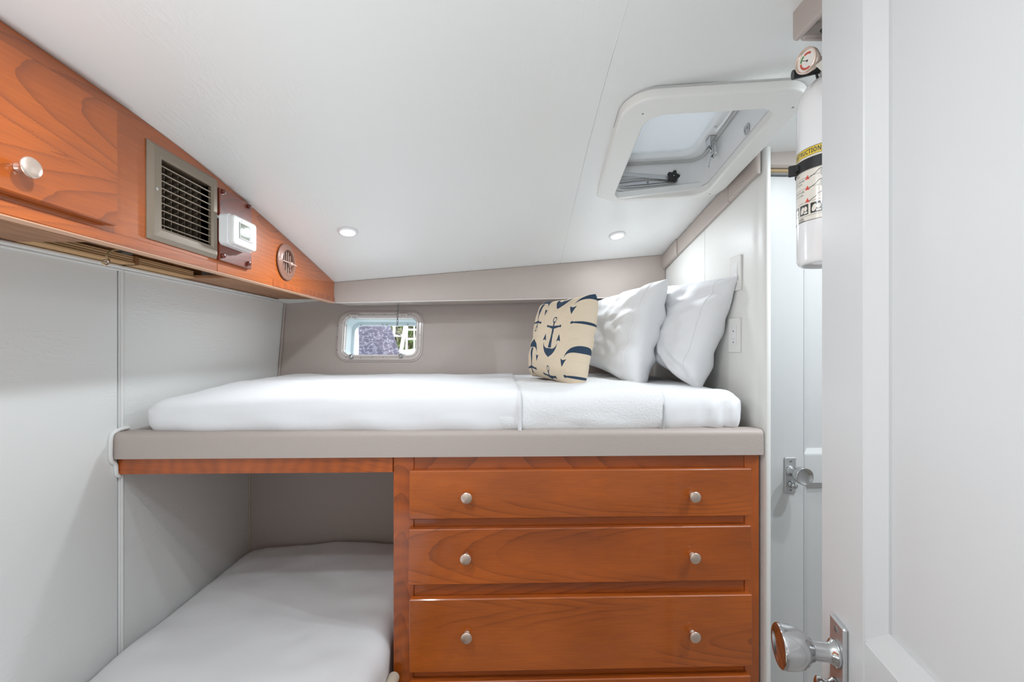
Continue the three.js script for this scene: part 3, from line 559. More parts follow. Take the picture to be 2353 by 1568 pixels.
lamp([-0.42, ceilY(-0.42, 0.6), 0.6], 'round white lit ceiling lamp over the lower bunk, row end nearest the hatch');
lamp([-0.40, ceilY(-0.40, 0.34), 0.34], 'round white lit ceiling lamp over the lower bunk, row end nearest the entry');
lamp([1.10, ceilY(1.10, 0.92), 0.92], 'round white lit ceiling lamp in the passage, by the far door', 1.6);
lamp([1.30, ceilY(1.30, 0.66), 0.66], 'round white lit ceiling lamp in the passage, away from the far door', 2.2);
{ // made-up fill lamp behind the viewer, added to brighten ceiling and walls
  const x = -0.45, d = -0.3, y = -0.5, t = thing('added_fill_lamp', 'added white fill uplighter, out of view, with an open bowl near the plain bulkhead', 'added fill lamp', [x, FLOOR, d]), up = new THREE.Vector3(0, 1, 0);
  part('base', lathe([[0, 0], [0.13, 0], [0.13, 0.012], [0.02, 0.025], [0, 0.025]], V(x, FLOOR, d), up, 40), M.white, t);
  part('pole', cyl(V(x, FLOOR + 0.02, d), V(x, y - 0.10, d), 0.012), M.white, t);
  part('bowl', lathe([[0.012, -0.11], [0.08, -0.09], [0.15, -0.04], [0.185, 0.012], [0.18, 0.014], [0.145, -0.035], [0.075, -0.08], [0, -0.09]], V(x, y, d), up, 48), M.white, t);
  part('diffuser', lathe([[0, -0.004], [0.172, -0.004], [0.172, 0.001], [0, 0.001]], V(x, y, d), up, 40), std('#ffffff', 0.5, { emissive: '#ffffff', emissiveIntensity: 3 }), t, 'glowing diffuser of the added fill uplighter');
  const L = new THREE.RectAreaLight(0xf1f9ff, ADDED_UPLIGHT, 0.3, 0.3); L.position.set(x, y + 0.006, -d); L.rotation.x = Math.PI / 2; L.name = 'added_fill_light'; scene.add(L);
}
// deck hatch: local x right, y up, z towards the viewer
{
  const t = thing('deck_hatch', 'white framed deck hatch in the ceiling with a frosted lens and support arm', 'hatch', [0, 0, 0], { local: true });
  t.position.set(hatchC[0], hatchC[1], -hatchC[2]);
  const nrm = new THREE.Vector3(-0.03, 1, -0.10).normalize(), q = new THREE.Quaternion().setFromUnitVectors(new THREE.Vector3(0, 1, 0), nrm);
  t.quaternion.copy(q).multiply(new THREE.Quaternion().setFromAxisAngle(new THREE.Vector3(0, 1, 0), -hatchTurn)); t.updateMatrixWorld(true);
  const loc = (u, v) => t.worldToLocal(V(...onHatch(u, v)));
  const lay = (g) => g.rotateX(-Math.PI / 2);                            // shape (x, -z) extruded upward
  const o = { x0: -0.222, x1: 0.222, z0: -0.285, z1: 0.285 }, p = { x0: -0.155, x1: 0.165, z0: -0.262, z1: 0.215 };
  const ringS = (a, ra, b, rb) => { const s = roundRect(a.x0, a.x1, -a.z1, -a.z0, ra); s.holes.push(roundRect(b.x0, b.x1, -b.z1, -b.z0, rb, THREE.Path)); return s; };
  part('trim_ring', lay(extrude(ringS(o, 0.075, p, 0.05), 0.03, 0.006, 4, 14)), M.wallSmooth, t);
  const g2 = (m) => ({ x0: o.x0 + m, x1: o.x1 - m, z0: o.z0 + m, z1: o.z1 - m });
  part('trim_gasket', lay(extrude(ringS(g2(-0.003), 0.078, g2(0.02), 0.06), 0.004).translate(0, 0, 0.0235)), M.grey, t);
  const wide = { x0: p.x0 - 0.012, x1: p.x1 + 0.012, z0: p.z0 - 0.008, z1: p.z1 + 0.012 };
  part('well', lay(extrude(ringS(wide, 0.055, p, 0.05), 0.10, 0, 1, 14).translate(0, 0, 0.0302)), M.white, t);
  const lidO = { x0: wide.x0 - 0.02, x1: wide.x1 + 0.02, z0: wide.z0 - 0.02, z1: wide.z1 + 0.02 }, lidI = { x0: p.x0 + 0.035, x1: p.x1 - 0.045, z0: p.z0 + 0.035, z1: p.z1 - 0.02 };
  part('lid_frame', lay(extrude(ringS(lidO, 0.06, lidI, 0.04), 0.03, 0.004, 3, 14).translate(0, 0, 0.1305)), M.whiteGloss, t);
  part('lid_seal', lay(extrude(ringS({ x0: p.x0 + 0.002, x1: p.x1 - 0.002, z0: p.z0 + 0.002, z1: p.z1 - 0.002 }, 0.048, { x0: p.x0 + 0.012, x1: p.x1 - 0.012, z0: p.z0 + 0.012, z1: p.z1 - 0.012 }, 0.04), 0.008, 0.002, 2, 14).translate(0, 0, 0.124)), M.dull.clone().copy(M.grey), t);
  part('lens', lay(extrude(roundRect(lidI.x0 - 0.01, lidI.x1 + 0.01, -lidI.z1 - 0.01, -lidI.z0 + 0.01, 0.045), 0.006).translate(0, 0, 0.150)), M.lens, t, 'frosted pale grey lens');
  for (const [u, v] of [[1384, 463], [1631, 446], [1477, 262], [1822, 247]]) { const c = loc(u, v); part('screw', lathe([[0, 0.0008], [0.0025, 0.0004], [0.003, 0]], new THREE.Vector3(Math.max(o.x0 + 0.02, Math.min(o.x1 - 0.02, c.x)), 0.0, Math.max(o.z0 + 0.01, Math.min(o.z1 - 0.02, c.z))), new THREE.Vector3(0, -1, 0), 10), M.dull, t); }
  // support arm on the far wall of the well
  const zf = p.z0 + 0.006, A = (x, y, z = zf) => new THREE.Vector3(x, y, z);
  const arm = part('arm_track', join([tube([A(-0.14, 0.045), A(-0.146, 0.052), A(-0.14, 0.059), A(0.06, 0.067), A(0.075, 0.06), A(0.07, 0.052), A(0.05, 0.049)], 0.004, 60, true), chamfer(0.2, 0.012, 0.003, 0.001).rotateZ(0.045).translate(-0.035, 0.056, zf - 0.001)]), M.steel, t, 'steel support arm track');
  part('arm', chamfer(0.205, 0.013, 0.003, 0.001).rotateZ(-0.14).translate(-0.05, 0.077, zf + 0.008), M.steel, t);
  part('track_screw', lathe([[0, 0.002], [0.003, 0.0016], [0.004, 0]], A(-0.03, 0.056, zf + 0.001), new THREE.Vector3(0, 0, 1), 12), M.dull, arm);
  const star = new THREE.Shape(); for (let k = 0; k <= 60; k++) { const a = k / 60 * Math.PI * 2, r = 0.0185 + 0.0038 * Math.cos(5 * a); k ? star.lineTo(r * Math.cos(a), r * Math.sin(a)) : star.moveTo(r, 0); }
  const kn = part('arm_knob', extrude(star, 0.012, 0.002).translate(0.055, 0.064, zf + 0.012), M.black, t, 'black lobed plastic knob');
  part('knob_pin', cyl(A(0.055, 0.064, zf + 0.022), A(0.055, 0.064, zf + 0.0255), 0.002), M.chrome, kn);
  // toggle latch in the far right corner and a smaller one nearer
  const lx = p.x1 - 0.014, lat = part('latch', join([chamfer(0.006, 0.030, 0.034, 0.002).translate(lx - 0.018, 0.112, -0.12), chamfer(0.022, 0.005, 0.03, 0.0015).translate(lx - 0.010, 0.127, -0.12), tube([A(lx - 0.012, 0.11, -0.11), A(lx - 0.008, 0.085, -0.112), A(lx - 0.01, 0.068, -0.115)], 0.0035, 16), tube([A(lx - 0.012, 0.11, -0.128), A(lx - 0.008, 0.085, -0.126), A(lx - 0.01, 0.068, -0.123)], 0.0035, 16), tube([A(lx - 0.004, 0.112, -0.135), A(lx - 0.002, 0.075, -0.135), A(lx - 0.004, 0.062, -0.12), A(lx - 0.002, 0.075, -0.105), A(lx - 0.004, 0.112, -0.105)], 0.002, 30)]), M.chrome, t, 'chrome toggle latch');
  part('latch_hook', tube([A(lx - 0.012, 0.066, -0.12), A(lx - 0.018, 0.05, -0.124), A(lx - 0.022, 0.034, -0.122)], 0.0016, 16), M.chrome, lat);
  const l2 = part('latch', join([0, 1].map((k) => new THREE.TorusGeometry(0.006, 0.0022, 8, 20).scale(1, 1.7, 1).rotateY(Math.PI / 2).translate(p.x1 - 0.003, 0.045, 0.055 + k * 0.012))), M.chrome, t, 'chrome wire loop latch');
  part('grab_handle', tube([A(lidI.x1 + 0.012, 0.128, -0.06), A(lidI.x1 + 0.012, 0.116, -0.058), A(lidI.x1 + 0.012, 0.114, -0.05), A(lidI.x1 + 0.012, 0.114, 0.05), A(lidI.x1 + 0.012, 0.128, 0.06)], 0.004, 40), M.white, t);
}

// ================================================================ BUNKS AND DRAWERS
const FY0 = -0.3275, FY1 = -0.251;
{
  const t = thing('upper_bunk', 'upper bunk platform with a taupe padded front edge and cherry rail', 'bunk', [0, -0.377, 1.8]);
  const s = new THREE.Shape(), r = 0.018; s.moveTo(0, FY0); s.lineTo(0.05, FY0); s.lineTo(0.05, FY1); s.lineTo(r, FY1); s.quadraticCurveTo(0, FY1, 0, FY1 - r); s.closePath(); // (depth, y)
  const len = XR - 0.004 - (XL + 0.004), g = new THREE.ExtrudeGeometry(s, { depth: len, bevelEnabled: true, bevelSize: 0.003, bevelThickness: 0.004, bevelOffset: -0.003, bevelSegments: 2, curveSegments: 8, steps: 1 });
  g.applyMatrix4(new THREE.Matrix4().set(0, 0, 1, XL + 0.004, 0, 1, 0, 0, -1, 0, 0, -1.300, 0, 0, 0, 1));
  part('padded_edge', metric(g, 'x'), M.taupe, t, 'taupe vinyl padded edge');
  part('rail', metric(box(XL + 0.004, atD(904, 1070, FD)[0] - 0.0008, -0.377, FY0 - 0.0008, FD - 0.004, FD + 0.018, 0.0015), 'x', 0.2, 0.33), M.figured, t);
  part('deck_board', metric(box(XL + 0.001, XR - 0.001, -0.315, -0.272, 1.352, 2.215, 0.002), 'x'), M.ply, t);
  part('rear_cleat', box(XL + 0.001, XR - 0.001, -0.36, -0.3155, 1.93, 1.994, 0.002), M.ply, t);
  const w = (y, d) => V(XL + 0.004, y, d);
  part('end_piping', tube([w(FY1 + 0.006, 1.352), w(FY1 + 0.006, 1.32), w(FY1 - 0.004, 1.296), w(-0.285, 1.292), w(-0.33, 1.294), w(-0.345, 1.308), w(-0.375, 1.312), w(-0.383, 1.322)], 0.0058, 60), M.piping, t, 'white welt piping');
}
// chest of drawers
const xs = (u, d) => atD(u, 1200, d)[0], ys = (v, d, u = 1300) => atD(u, v, d)[1];
{
  const x0 = xs(904, FD), x1 = XR - 0.003, t = thing('drawer_chest', 'glossy cherry chest of drawers built in under the upper bunk', 'chest of drawers', [(x0 + x1) / 2, FLOOR, 1.5]);
  const top = FY0 - 0.0008, sl = xs(951, FD), sr = xs(1711, FD);
  part('stile', metric(box(x0, sl, FLOOR + 0.001, top, FD, FD + 0.02, 0.0015), 'y', 0.1, 0.2), M.figured, t);
  part('stile', metric(box(sr, x1, FLOOR + 0.001, top, FD, FD + 0.02, 0.0015), 'y', 0.5, 0.45), M.cherry2, t);
  const D = 1.299, rows = [[1081, 1191], [1214, 1341], [1374, 1541]].map(([a, b]) => [ys(b, D), ys(a, D)]);
  rows.push([-1.22, ys(1563, D)]);
  const rails = [[rows[0][1] - 0.016, top], [rows[1][1] - 0.012, rows[0][0] + 0.012], [rows[2][1] - 0.012, rows[1][0] + 0.012], [rows[3][1] - 0.012, rows[2][0] + 0.012], [FLOOR + 0.001, -1.21]];
  rails.forEach(([a, b], i) => part('rail', metric(box(sl + 0.0005, sr - 0.0005, a, b, FD + 0.002, FD + 0.02, 0.001), 'x', 0.2 * i, 0.13 * i), i % 2 ? M.cherry : M.cherry2, t));
  part('side_panel', metric(box(x0, x0 + 0.018, FLOOR + 0.001, top, FD + 0.0205, 1.99, 0.0015), 'y', 0.3, 0.1), M.cherry2, t);
  part('side_panel', metric(box(x1 - 0.018, x1, FLOOR + 0.001, top, FD + 0.0205, 1.99, 0.0015), 'y', 0.3, 0.1), M.cherry2, t);
  part('back_panel', metric(box(x0 + 0.019, x1 - 0.019, FLOOR + 0.001, top, 1.97, 1.99, 0.0015), 'x'), M.ply, t);
  const off = [[0.02, 0.02], [0.13, 0.217 + 0.02], [0.10, 0.217 * 2 + 0.03], [0.3, 0.1]];
  rows.forEach(([a, b], i) => {
    const l = xs([940, 938, 940, 940][i], D), r = xs([1728, 1727, 1729, 1726][i], D);
    const dr = part('drawer', metric(box(l, r, a, b, D, FD + 0.0015, 0.0025), 'x', off[i][0] - l, off[i][1] - a), i % 2 ? M.cherry2 : M.cherry, t);
    part('drawer_box', box(l + 0.05, r - 0.05, a + 0.02, b - 0.02, FD + 0.021, 1.9, 0.001), M.ply, dr);
    const ky = [1147, 1288, 1470][i];
    for (const u of [1071.5, 1599]) {
      const y = i < 3 ? atD(u, ky - (u > 1200 ? 3 : 1), 1.274)[1] : (a + b) / 2, x = xs(u - (i === 1 && u < 1200 ? 2 : 0), 1.274);
      part('knob', lathe([[0, 0], [0.0085, 0], [0.0085, 0.002], [0.006, 0.005], [0.0052, 0.010], [0.0068, 0.0135], [0.0125, 0.017], [0.0158, 0.0205], [0.0165, 0.0225], [0.0155, 0.025], [0.009, 0.0272], [0, 0.0278]], V(x, y, D), new THREE.Vector3(0, 0, 1), 32), M.nickel, dr, 'brushed nickel knob');
    }
  });
}
// mattresses and bedding (upper)
const ruffle = (amp, f, s) => (p, n) => { const k = fbm(p.x * f + 40, p.z * f * 1.3 + p.y * f + 40, 4096, 4096, 3, s) - 0.5; p.addScaledVector(n.lengthSq() ? n : new THREE.Vector3(0, 1, 0), amp * k); };
const MX0 = -1.06, MX1 = 0.765, MD0 = 1.328, MD1 = 2.225, MY0 = -0.2715, MY1 = -0.146;
const mc = [(MX0 + MX1) / 2, (MY0 + MY1) / 2, (MD0 + MD1) / 2];
const sag = (p, s) => {                                                // top droops to the left end and near the front corners
  const x = p.x + mc[0], d = -p.z + mc[2];
  const left = Math.max(0, (-0.55 - x) / 0.5), front = Math.max(0, (1.75 - d) / 0.4);
  const right = Math.max(0, Math.min(1, (x - 0.1) / 0.3)); if (p.y > 0) p.y += 0.010 * right * (p.y / 0.067);
  if (p.y > 0) p.y -= 0.026 * Math.min(1, left) * Math.min(1, front) * (p.y / 0.067);
};
{
  const g = softBox(MX1 - MX0, MY1 - MY0, MD1 - MD0, 0.05, 110, 10, 54, (p, n) => { sag(p); const top = n.y > 0.2 || p.y > 0.05; ruffle(top ? 0.012 : 0.014, 8, 200)(p, n); if (p.x > 0.7 && p.y < 0.045) p.x += 0.007 * Math.sin(p.z * 50); if (p.z > 0.40 && p.x > 0.74) p.z += 0.007 * Math.sin(p.x * 95 + p.y * 14) * Math.min(1, (p.x - 0.74) / 0.06) * (p.y < 0.03 ? 1 : 0.3); });
  const t = thing('mattress', 'white sheeted mattress on the upper bunk showing at the pillow end', 'mattress', [mc[0], MY0, mc[2]]);
  part('mattress_body', metric(g.translate(mc[0], mc[1], -mc[2]), 'x'), M.sheet, t);
}
const drape = (x0, x1, grow, amp, f, s, ends) => {
  const w = x1 - x0, cx = (x0 + x1) / 2, g = softBox(w, MY1 - MY0 + grow, MD1 - MD0 + 2 * grow, 0.055, Math.round(w * 70), 14, 60, (p, n) => { const px = p.x; p.x += cx - mc[0]; sag(p); p.x = px; ruffle(amp, f, s)(p, n); if (n.z > 0.5 || p.z > 0.42) p.z += 0.003 * Math.sin(p.x * 23 + p.y * 30) * (p.y < 0 ? 1 : 0.3); });
  return dropFaces(g, (c) => c.y > -(MY1 - MY0) / 2 + 0.004 && c.z > -(MD1 - MD0) / 2 + 0.03 && ends(c, w));
};
function hem(x, d0, grow, r, wob) { const pts = []; for (let k = 0; k <= 16; k++) { const f = k / 16; let d, y; if (f < 0.16) { d = MD0 - grow - 0.002; y = MY0 + 0.02 + (MY1 - MY0 - 0.064) * f / 0.16; } else if (f < 0.3) { const a = (f - 0.16) / 0.14 * Math.PI / 2; d = MD0 - grow + 0.05 - 0.052 * Math.cos(a); y = MY1 - 0.044 + 0.046 * Math.sin(a) + grow / 2; } else { d = MD0 + 0.05 + (MD1 - MD0 - 0.1) * (f - 0.3) / 0.7; y = MY1 + 0.001 + grow / 2; } pts.push(V(x + wob * (d - MD0), y, d)); } return tube(pts, r, 80, false, 8); }
const HEM = xs(1197, 1.325), FLX = xs(1524, 1.325);
{
  const t = thing('fleece_blanket', 'white fuzzy fleece blanket across the upper mattress below the pillows', 'blanket', [0.2, MY0, mc[2]]);
  const x0 = HEM - 0.25, x1 = FLX + 0.06;
  part('blanket_cloth', metric(drape(x0, x1, 0.006, 0.011, 9, 230, (c, w) => c.x < w / 2 - 0.06 && c.x > -w / 2 + 0.06).translate((x0 + x1) / 2, mc[1] + 0.003, -mc[2]), 'x'), M.fleece, t);
  part('blanket_edge', hem(FLX, 0, 0.003, 0.0035, -0.02), M.fleece, t);
}
{
  const t = thing('coverlet', 'smooth white coverlet over the foot of the upper bunk with a broad hem', 'coverlet', [-0.5, MY0, mc[2]]);
  const x0 = MX0 - 0.012, x1 = HEM + 0.06;
  part('coverlet_cloth', metric(drape(x0, x1, 0.012, 0.013, 6, 250, (c, w) => c.x < w / 2 - 0.062).translate((x0 + x1) / 2, mc[1] + 0.006, -mc[2]), 'x'), M.coverlet, t);
  part('hem', hem(HEM - 0.004, 0, 0.010, 0.006, -0.03), M.coverlet, t);
}
// lower bunk: base, mattress
{
  const t = thing('lower_bunk', 'lower bunk base with a cream padded edge', 'bunk', [-0.7, FLOOR, 1.3]);
  part('base', metric(box(XL + 0.007, -0.335, FLOOR + 0.001, -1.07, 0.25, 1.985, 0.004), 'z'), M.cherry2, t);
  const a = -0.318; part('padded_rim', metric(tube([V(a, -0.975, 0.26), V(a, -0.973, 0.6), V(a, -0.973, 1.0), V(a + 0.002, -0.974, 1.26), V(a + 0.002, -0.98, 1.298)], 0.017, 30, false, 14), 'z'), M.cream, t, 'cream vinyl padded rim');
  part('rim_board', metric(box(-0.334, -0.302, -1.10, -0.976, 0.255, 1.29, 0.006), 'z'), M.cream, t);
  const w = -0.333 - XL - 0.005, D0 = 0.28, D1 = 1.985, y1 = -0.868, hgt = 0.199;
  const g = softBox(w, hgt, D1 - D0, 0.06, 50, 12, 80, (p, n) => { if (p.x < -w / 2 + 0.1 && p.y > 0) p.y -= 0.02 * (1 - (p.x + w / 2) / 0.1); if (p.y > 0.05) { const d = -p.z + (D0 + D1) / 2; p.y += 0.012 * Math.sin(p.x * 9 + 1) * Math.max(0, (d - 1.6) / 0.4); } ruffle(0.016, 6, 280)(p, n); });
  const m = thing('mattress', 'white sheeted mattress on the lower bunk beside the drawers', 'mattress', [XL + w / 2, y1 - hgt, 1.13]);
  part('mattress_body', metric(g.translate(XL + w / 2 + 0.004, y1 - hgt / 2, -(D0 + D1) / 2), 'x'), M.sheet, m);
}
// pillows: local x along the width, y up the pillow, z out of the front face
function pillowGeo(w, h, t, pinch, s, wr, slump = 0) {                 // slump: how far the upper far corner has sunk
  const n = 56, pos = [], uv = [], idx = [];
  for (const f of [1, -1]) {
    const b = pos.length / 3;
    for (let j = 0; j <= n; j++) for (let i = 0; i <= n; i++) {
      const u = Math.sin((i / n - 0.5) * Math.PI), v = Math.sin((j / n - 0.5) * Math.PI);
      const ex = Math.pow(Math.max(0, 1 - u ** 4), 0.5), ey = Math.pow(Math.max(0, 1 - v ** 4), 0.5), th = Math.pow(ex * ey, 0.85);
      let x = w / 2 * u * (1 - pinch * (1 - v * v)), y = h / 2 * v * (1 - pinch * (1 - u * u));
      y -= slump * (1 - u) / 2 * Math.pow((v + 1) / 2, 1.3);
      const rad = Math.atan2(v, u), rr = Math.hypot(u, v);
      const fold = wr * (fbm(u * 3 + 20 + f * 5, v * 3 + 20, 4096, 4096, 3, s) - 0.5) + wr * 0.55 * Math.sin(rad * 13 + 6 * vn(u * 2 + 9, v * 2 + 9, 4096, 4096, s + 4)) * rr * rr * (rr > 0.25 ? 1 : 0) * (vn(rad * 2 + 10, f + 5, 4096, 4096, s + 7));
      let z = f * (t / 2 * th + fold * th);
      if (j < n * 0.3) z *= 1 + 0.10 * (1 - j / (n * 0.3));
      pos.push(x, y, z); uv.push(0.5 + u * 0.5, 0.5 + v * 0.5);
    }
    for (let j = 0; j < n; j++) for (let i = 0; i < n; i++) { const a = b + j * (n + 1) + i, c = a + n + 1; if (f > 0) idx.push(a, a + 1, c + 1, a, c + 1, c); else idx.push(a, c + 1, a + 1, a, c, c + 1); }
  }
  const g = new THREE.BufferGeometry(); g.setAttribute('position', new THREE.Float32BufferAttribute(pos, 3)); g.setAttribute('uv', new THREE.Float32BufferAttribute(uv, 2)); g.setIndex(idx); g.computeVertexNormals();
  return g;
}
// stand a pillow on its lower near corner `nb`, its upper near corner at `nt`, running back along `run` [x, d]
function stand(t, nb, nt, run, w) {
  const up = V(...nt).sub(V(...nb)), h = up.length(); up.normalize();
  const wv = V(run[0], 0, run[1]); wv.addScaledVector(up, -wv.dot(up)).normalize();   // from the near edge to the far edge
  const X = wv.clone().negate(), Z = new THREE.Vector3().crossVectors(X, up);
  t.position.copy(V(...nb)).addScaledVector(wv, w / 2).addScaledVector(up, h / 2);
  t.quaternion.setFromRotationMatrix(new THREE.Matrix4().makeBasis(X, up, Z));
  return h;
}
{
  const spec = [
    ['white pillow leaning on the right bulkhead below the light switch', atD(1608, 900, 1.52), atD(1700, 634, 1.43), [-0.20, 0.98], 0.60, 0.15, 300],
    ['white pillow standing between the anchor cushion and the other pillow', atD(1470, 896, 1.66), atD(1535, 641, 1.62), [-0.24, 0.97], 0.58, 0.175, 320],
  ];
  for (const [label, nb, nt, run, w, th, s] of spec) {
    const t = thing('pillow', label, 'pillow', [0, 0, 0], { local: true, group: 'white bed pillows' }), h = stand(t, nb, nt, run, w);
    const pg = pillowGeo(w, h, th, 0.075, s, 0.032, 0.11), pp = pg.attributes.position, q = new THREE.Vector3(); t.updateMatrixWorld(true);
    for (let i = 0; i < pp.count; i++) { q.fromBufferAttribute(pp, i); t.localToWorld(q); if (q.x > XR - 0.009) { q.x = XR - 0.009; t.worldToLocal(q); pp.setXYZ(i, q.x, q.y, q.z); } }   // pressed flat against the bulkhead
    pg.computeVertexNormals(); part('pillow_body', metric(pg, 'x'), M.pillow, t);
    // stitched flange line of the open end, standing just off the front face
    const e = pillowGeo(w, h, th, 0.075, s, 0.032, 0.11).attributes.position, pts = []; for (let j = 6; j <= 52; j += 2) { const i = 46, k = j * 57 + i; pts.push(new THREE.Vector3(e.getX(k), e.getY(k), e.getZ(k) + 0.0004)); }
    part('stitching', tube(pts, 0.0011, 60, false, 5), M.pillow, t);
  }
}
// cushion with printed anchors
{
  const S = 1024, cv = document.createElement('canvas'); cv.width = cv.height = S; const c = cv.getContext('2d');
  c.fillStyle = '#dccbb2'; c.fillRect(0, 0, S, S);
  c.globalAlpha = 0.16; c.strokeStyle = '#6a5d4c'; c.lineWidth = 2;
  for (let i = 0; i < 90; i++) { c.beginPath(); const x = rnd() * S, y = rnd() * S; c.moveTo(x, y); c.quadraticCurveTo(x + rnd() * 160 - 80, y + rnd() * 160 - 80, x + rnd() * 240 - 120, y + rnd() * 60 - 30); c.stroke(); }
  c.globalAlpha = 1;
  const anchor = (x, y, k, flip) => {
    c.save(); c.translate(x, y); c.scale(k, flip ? -k : k); c.fillStyle = '#2a3f55'; c.strokeStyle = '#2a3f55';
    c.lineWidth = 11; c.beginPath(); c.arc(0, -178, 27, 0, Math.PI * 2); c.stroke();
    c.beginPath(); c.arc(0, -146, 15, 0, 7); c.fill();
    c.beginPath(); c.moveTo(-11, -150); c.lineTo(11, -150); c.lineTo(26, 120); c.lineTo(-26, 120); c.closePath(); c.fill();           // shank
    c.beginPath(); c.moveTo(-112, -118); c.lineTo(-20, -112); c.lineTo(20, -112); c.lineTo(112, -118); c.lineTo(112, -104); c.lineTo(18, -82); c.lineTo(-18, -82); c.lineTo(-112, -104); c.closePath(); c.fill();
    for (const s of [-1, 1]) { c.beginPath(); c.arc(s * 113, -111, 14, 0, 7); c.fill(); }
    c.beginPath(); c.moveTo(-138, 40); c.bezierCurveTo(-135, 110, -70, 135, -22, 128); c.lineTo(22, 128); c.bezierCurveTo(70, 135, 135, 110, 138, 40); c.bezierCurveTo(130, 150, 70, 185, 0, 222); c.bezierCurveTo(-70, 185, -130, 150, -138, 40); c.fill();
    for (const s of [-1, 1]) { c.beginPath(); c.moveTo(s * 140, -30); c.lineTo(s * 166, 48); c.lineTo(s * 138, 36); c.lineTo(s * 108, 52); c.closePath(); c.fill(); }
    c.restore();
  };
  const kx = 1.14; for (let i = -2; i <= 2; i++) for (let j = -2; j <= 2; j++) { const odd = Math.abs(i) % 2; anchor(650 + i * 420, 500 + j * 590 + (odd ? 295 : 0), kx, odd); }
  const tex = new THREE.CanvasTexture(cv); tex.colorSpace = THREE.SRGBColorSpace;
  const mat = std('#ffffff', 0.9, { map: tex, bumpMap: texWeave, bumpScale: 0.0003, sheen: 0.2 });
  const t = thing('cushion', 'beige cushion printed with navy anchors propped against the white pillows', 'cushion', [0, 0, 0], { local: true });
  const nb = atD(1330, 895, 1.60), nt = atD(1368, 676, 1.60), w = 0.37, h = stand(t, nb, nt, [-0.40, 0.92], w);
  part('cushion_body', pillowGeo(w, h, 0.15, 0.05, 340, 0.012, 0.02), mat, t);
}

// ================================================================ WALL PLATES
{
  const plate = (name, label, cat, u0, u1, v0, v1) => {
    const p = atX((u0 + u1) / 2, (v0 + v1) / 2, XR), t = thing(name, label, cat, [XR, p[1], p[2]]);
    const toX = (g) => g.applyMatrix4(new THREE.Matrix4().set(0, 0, 1, XR - 0.0065, 0, 1, 0, 0, -1, 0, 0, 0, 0, 0, 0, 1));
    part('cover_plate', toX(extrude(roundRect(p[2] - 0.036, p[2] + 0.036, p[1] - 0.0585, p[1] + 0.0585, 0.003), 0.0065, 0.002, 2)), M.plateWhite, t);
    return [t, p];
  };
  const [a, p] = plate('light_switch', 'white rocker light switch on the right bulkhead above the outlet', 'light switch', 1680, 1705, 588, 670);
  part('rocker', new ConvexGeometry([[-0.0165, -0.033, 0.003], [0.0165, -0.033, 0.003], [-0.0165, 0.033, 0.0005], [0.0165, 0.033, 0.0005], [-0.0165, 0, 0.0005], [0.0165, 0, 0.0005], [-0.0165, -0.033, -0.001], [0.0165, -0.033, -0.001], [-0.0165, 0.033, -0.001], [0.0165, 0.033, -0.001]].map(([d, y, o]) => new THREE.Vector3(XR - 0.0066 - o, p[1] + y, -(p[2] + d)))), M.white, a);
  const [b, q] = plate('power_outlet', 'white double power outlet on the right bulkhead beside the pillow', 'outlet', 1677, 1704, 730, 811);
  part('insert', box(XR - 0.0085, XR - 0.0066, q[1] - 0.033, q[1] + 0.033, q[2] - 0.0165, q[2] + 0.0165, 0.0006), M.white, b);
  for (const o of [-0.019, 0.019]) { for (const s of [-0.0063, 0.0063]) part('slot', box(XR - 0.0088, XR - 0.0086, q[1] + o + 0.002, q[1] + o + 0.010, q[2] + s - 0.001, q[2] + s + 0.001, 0.0001), M.grey, b); part('slot', box(XR - 0.0088, XR - 0.0086, q[1] + o - 0.008, q[1] + o - 0.003, q[2] - 0.0024, q[2] + 0.0024, 0.0001), M.black, b); }
}

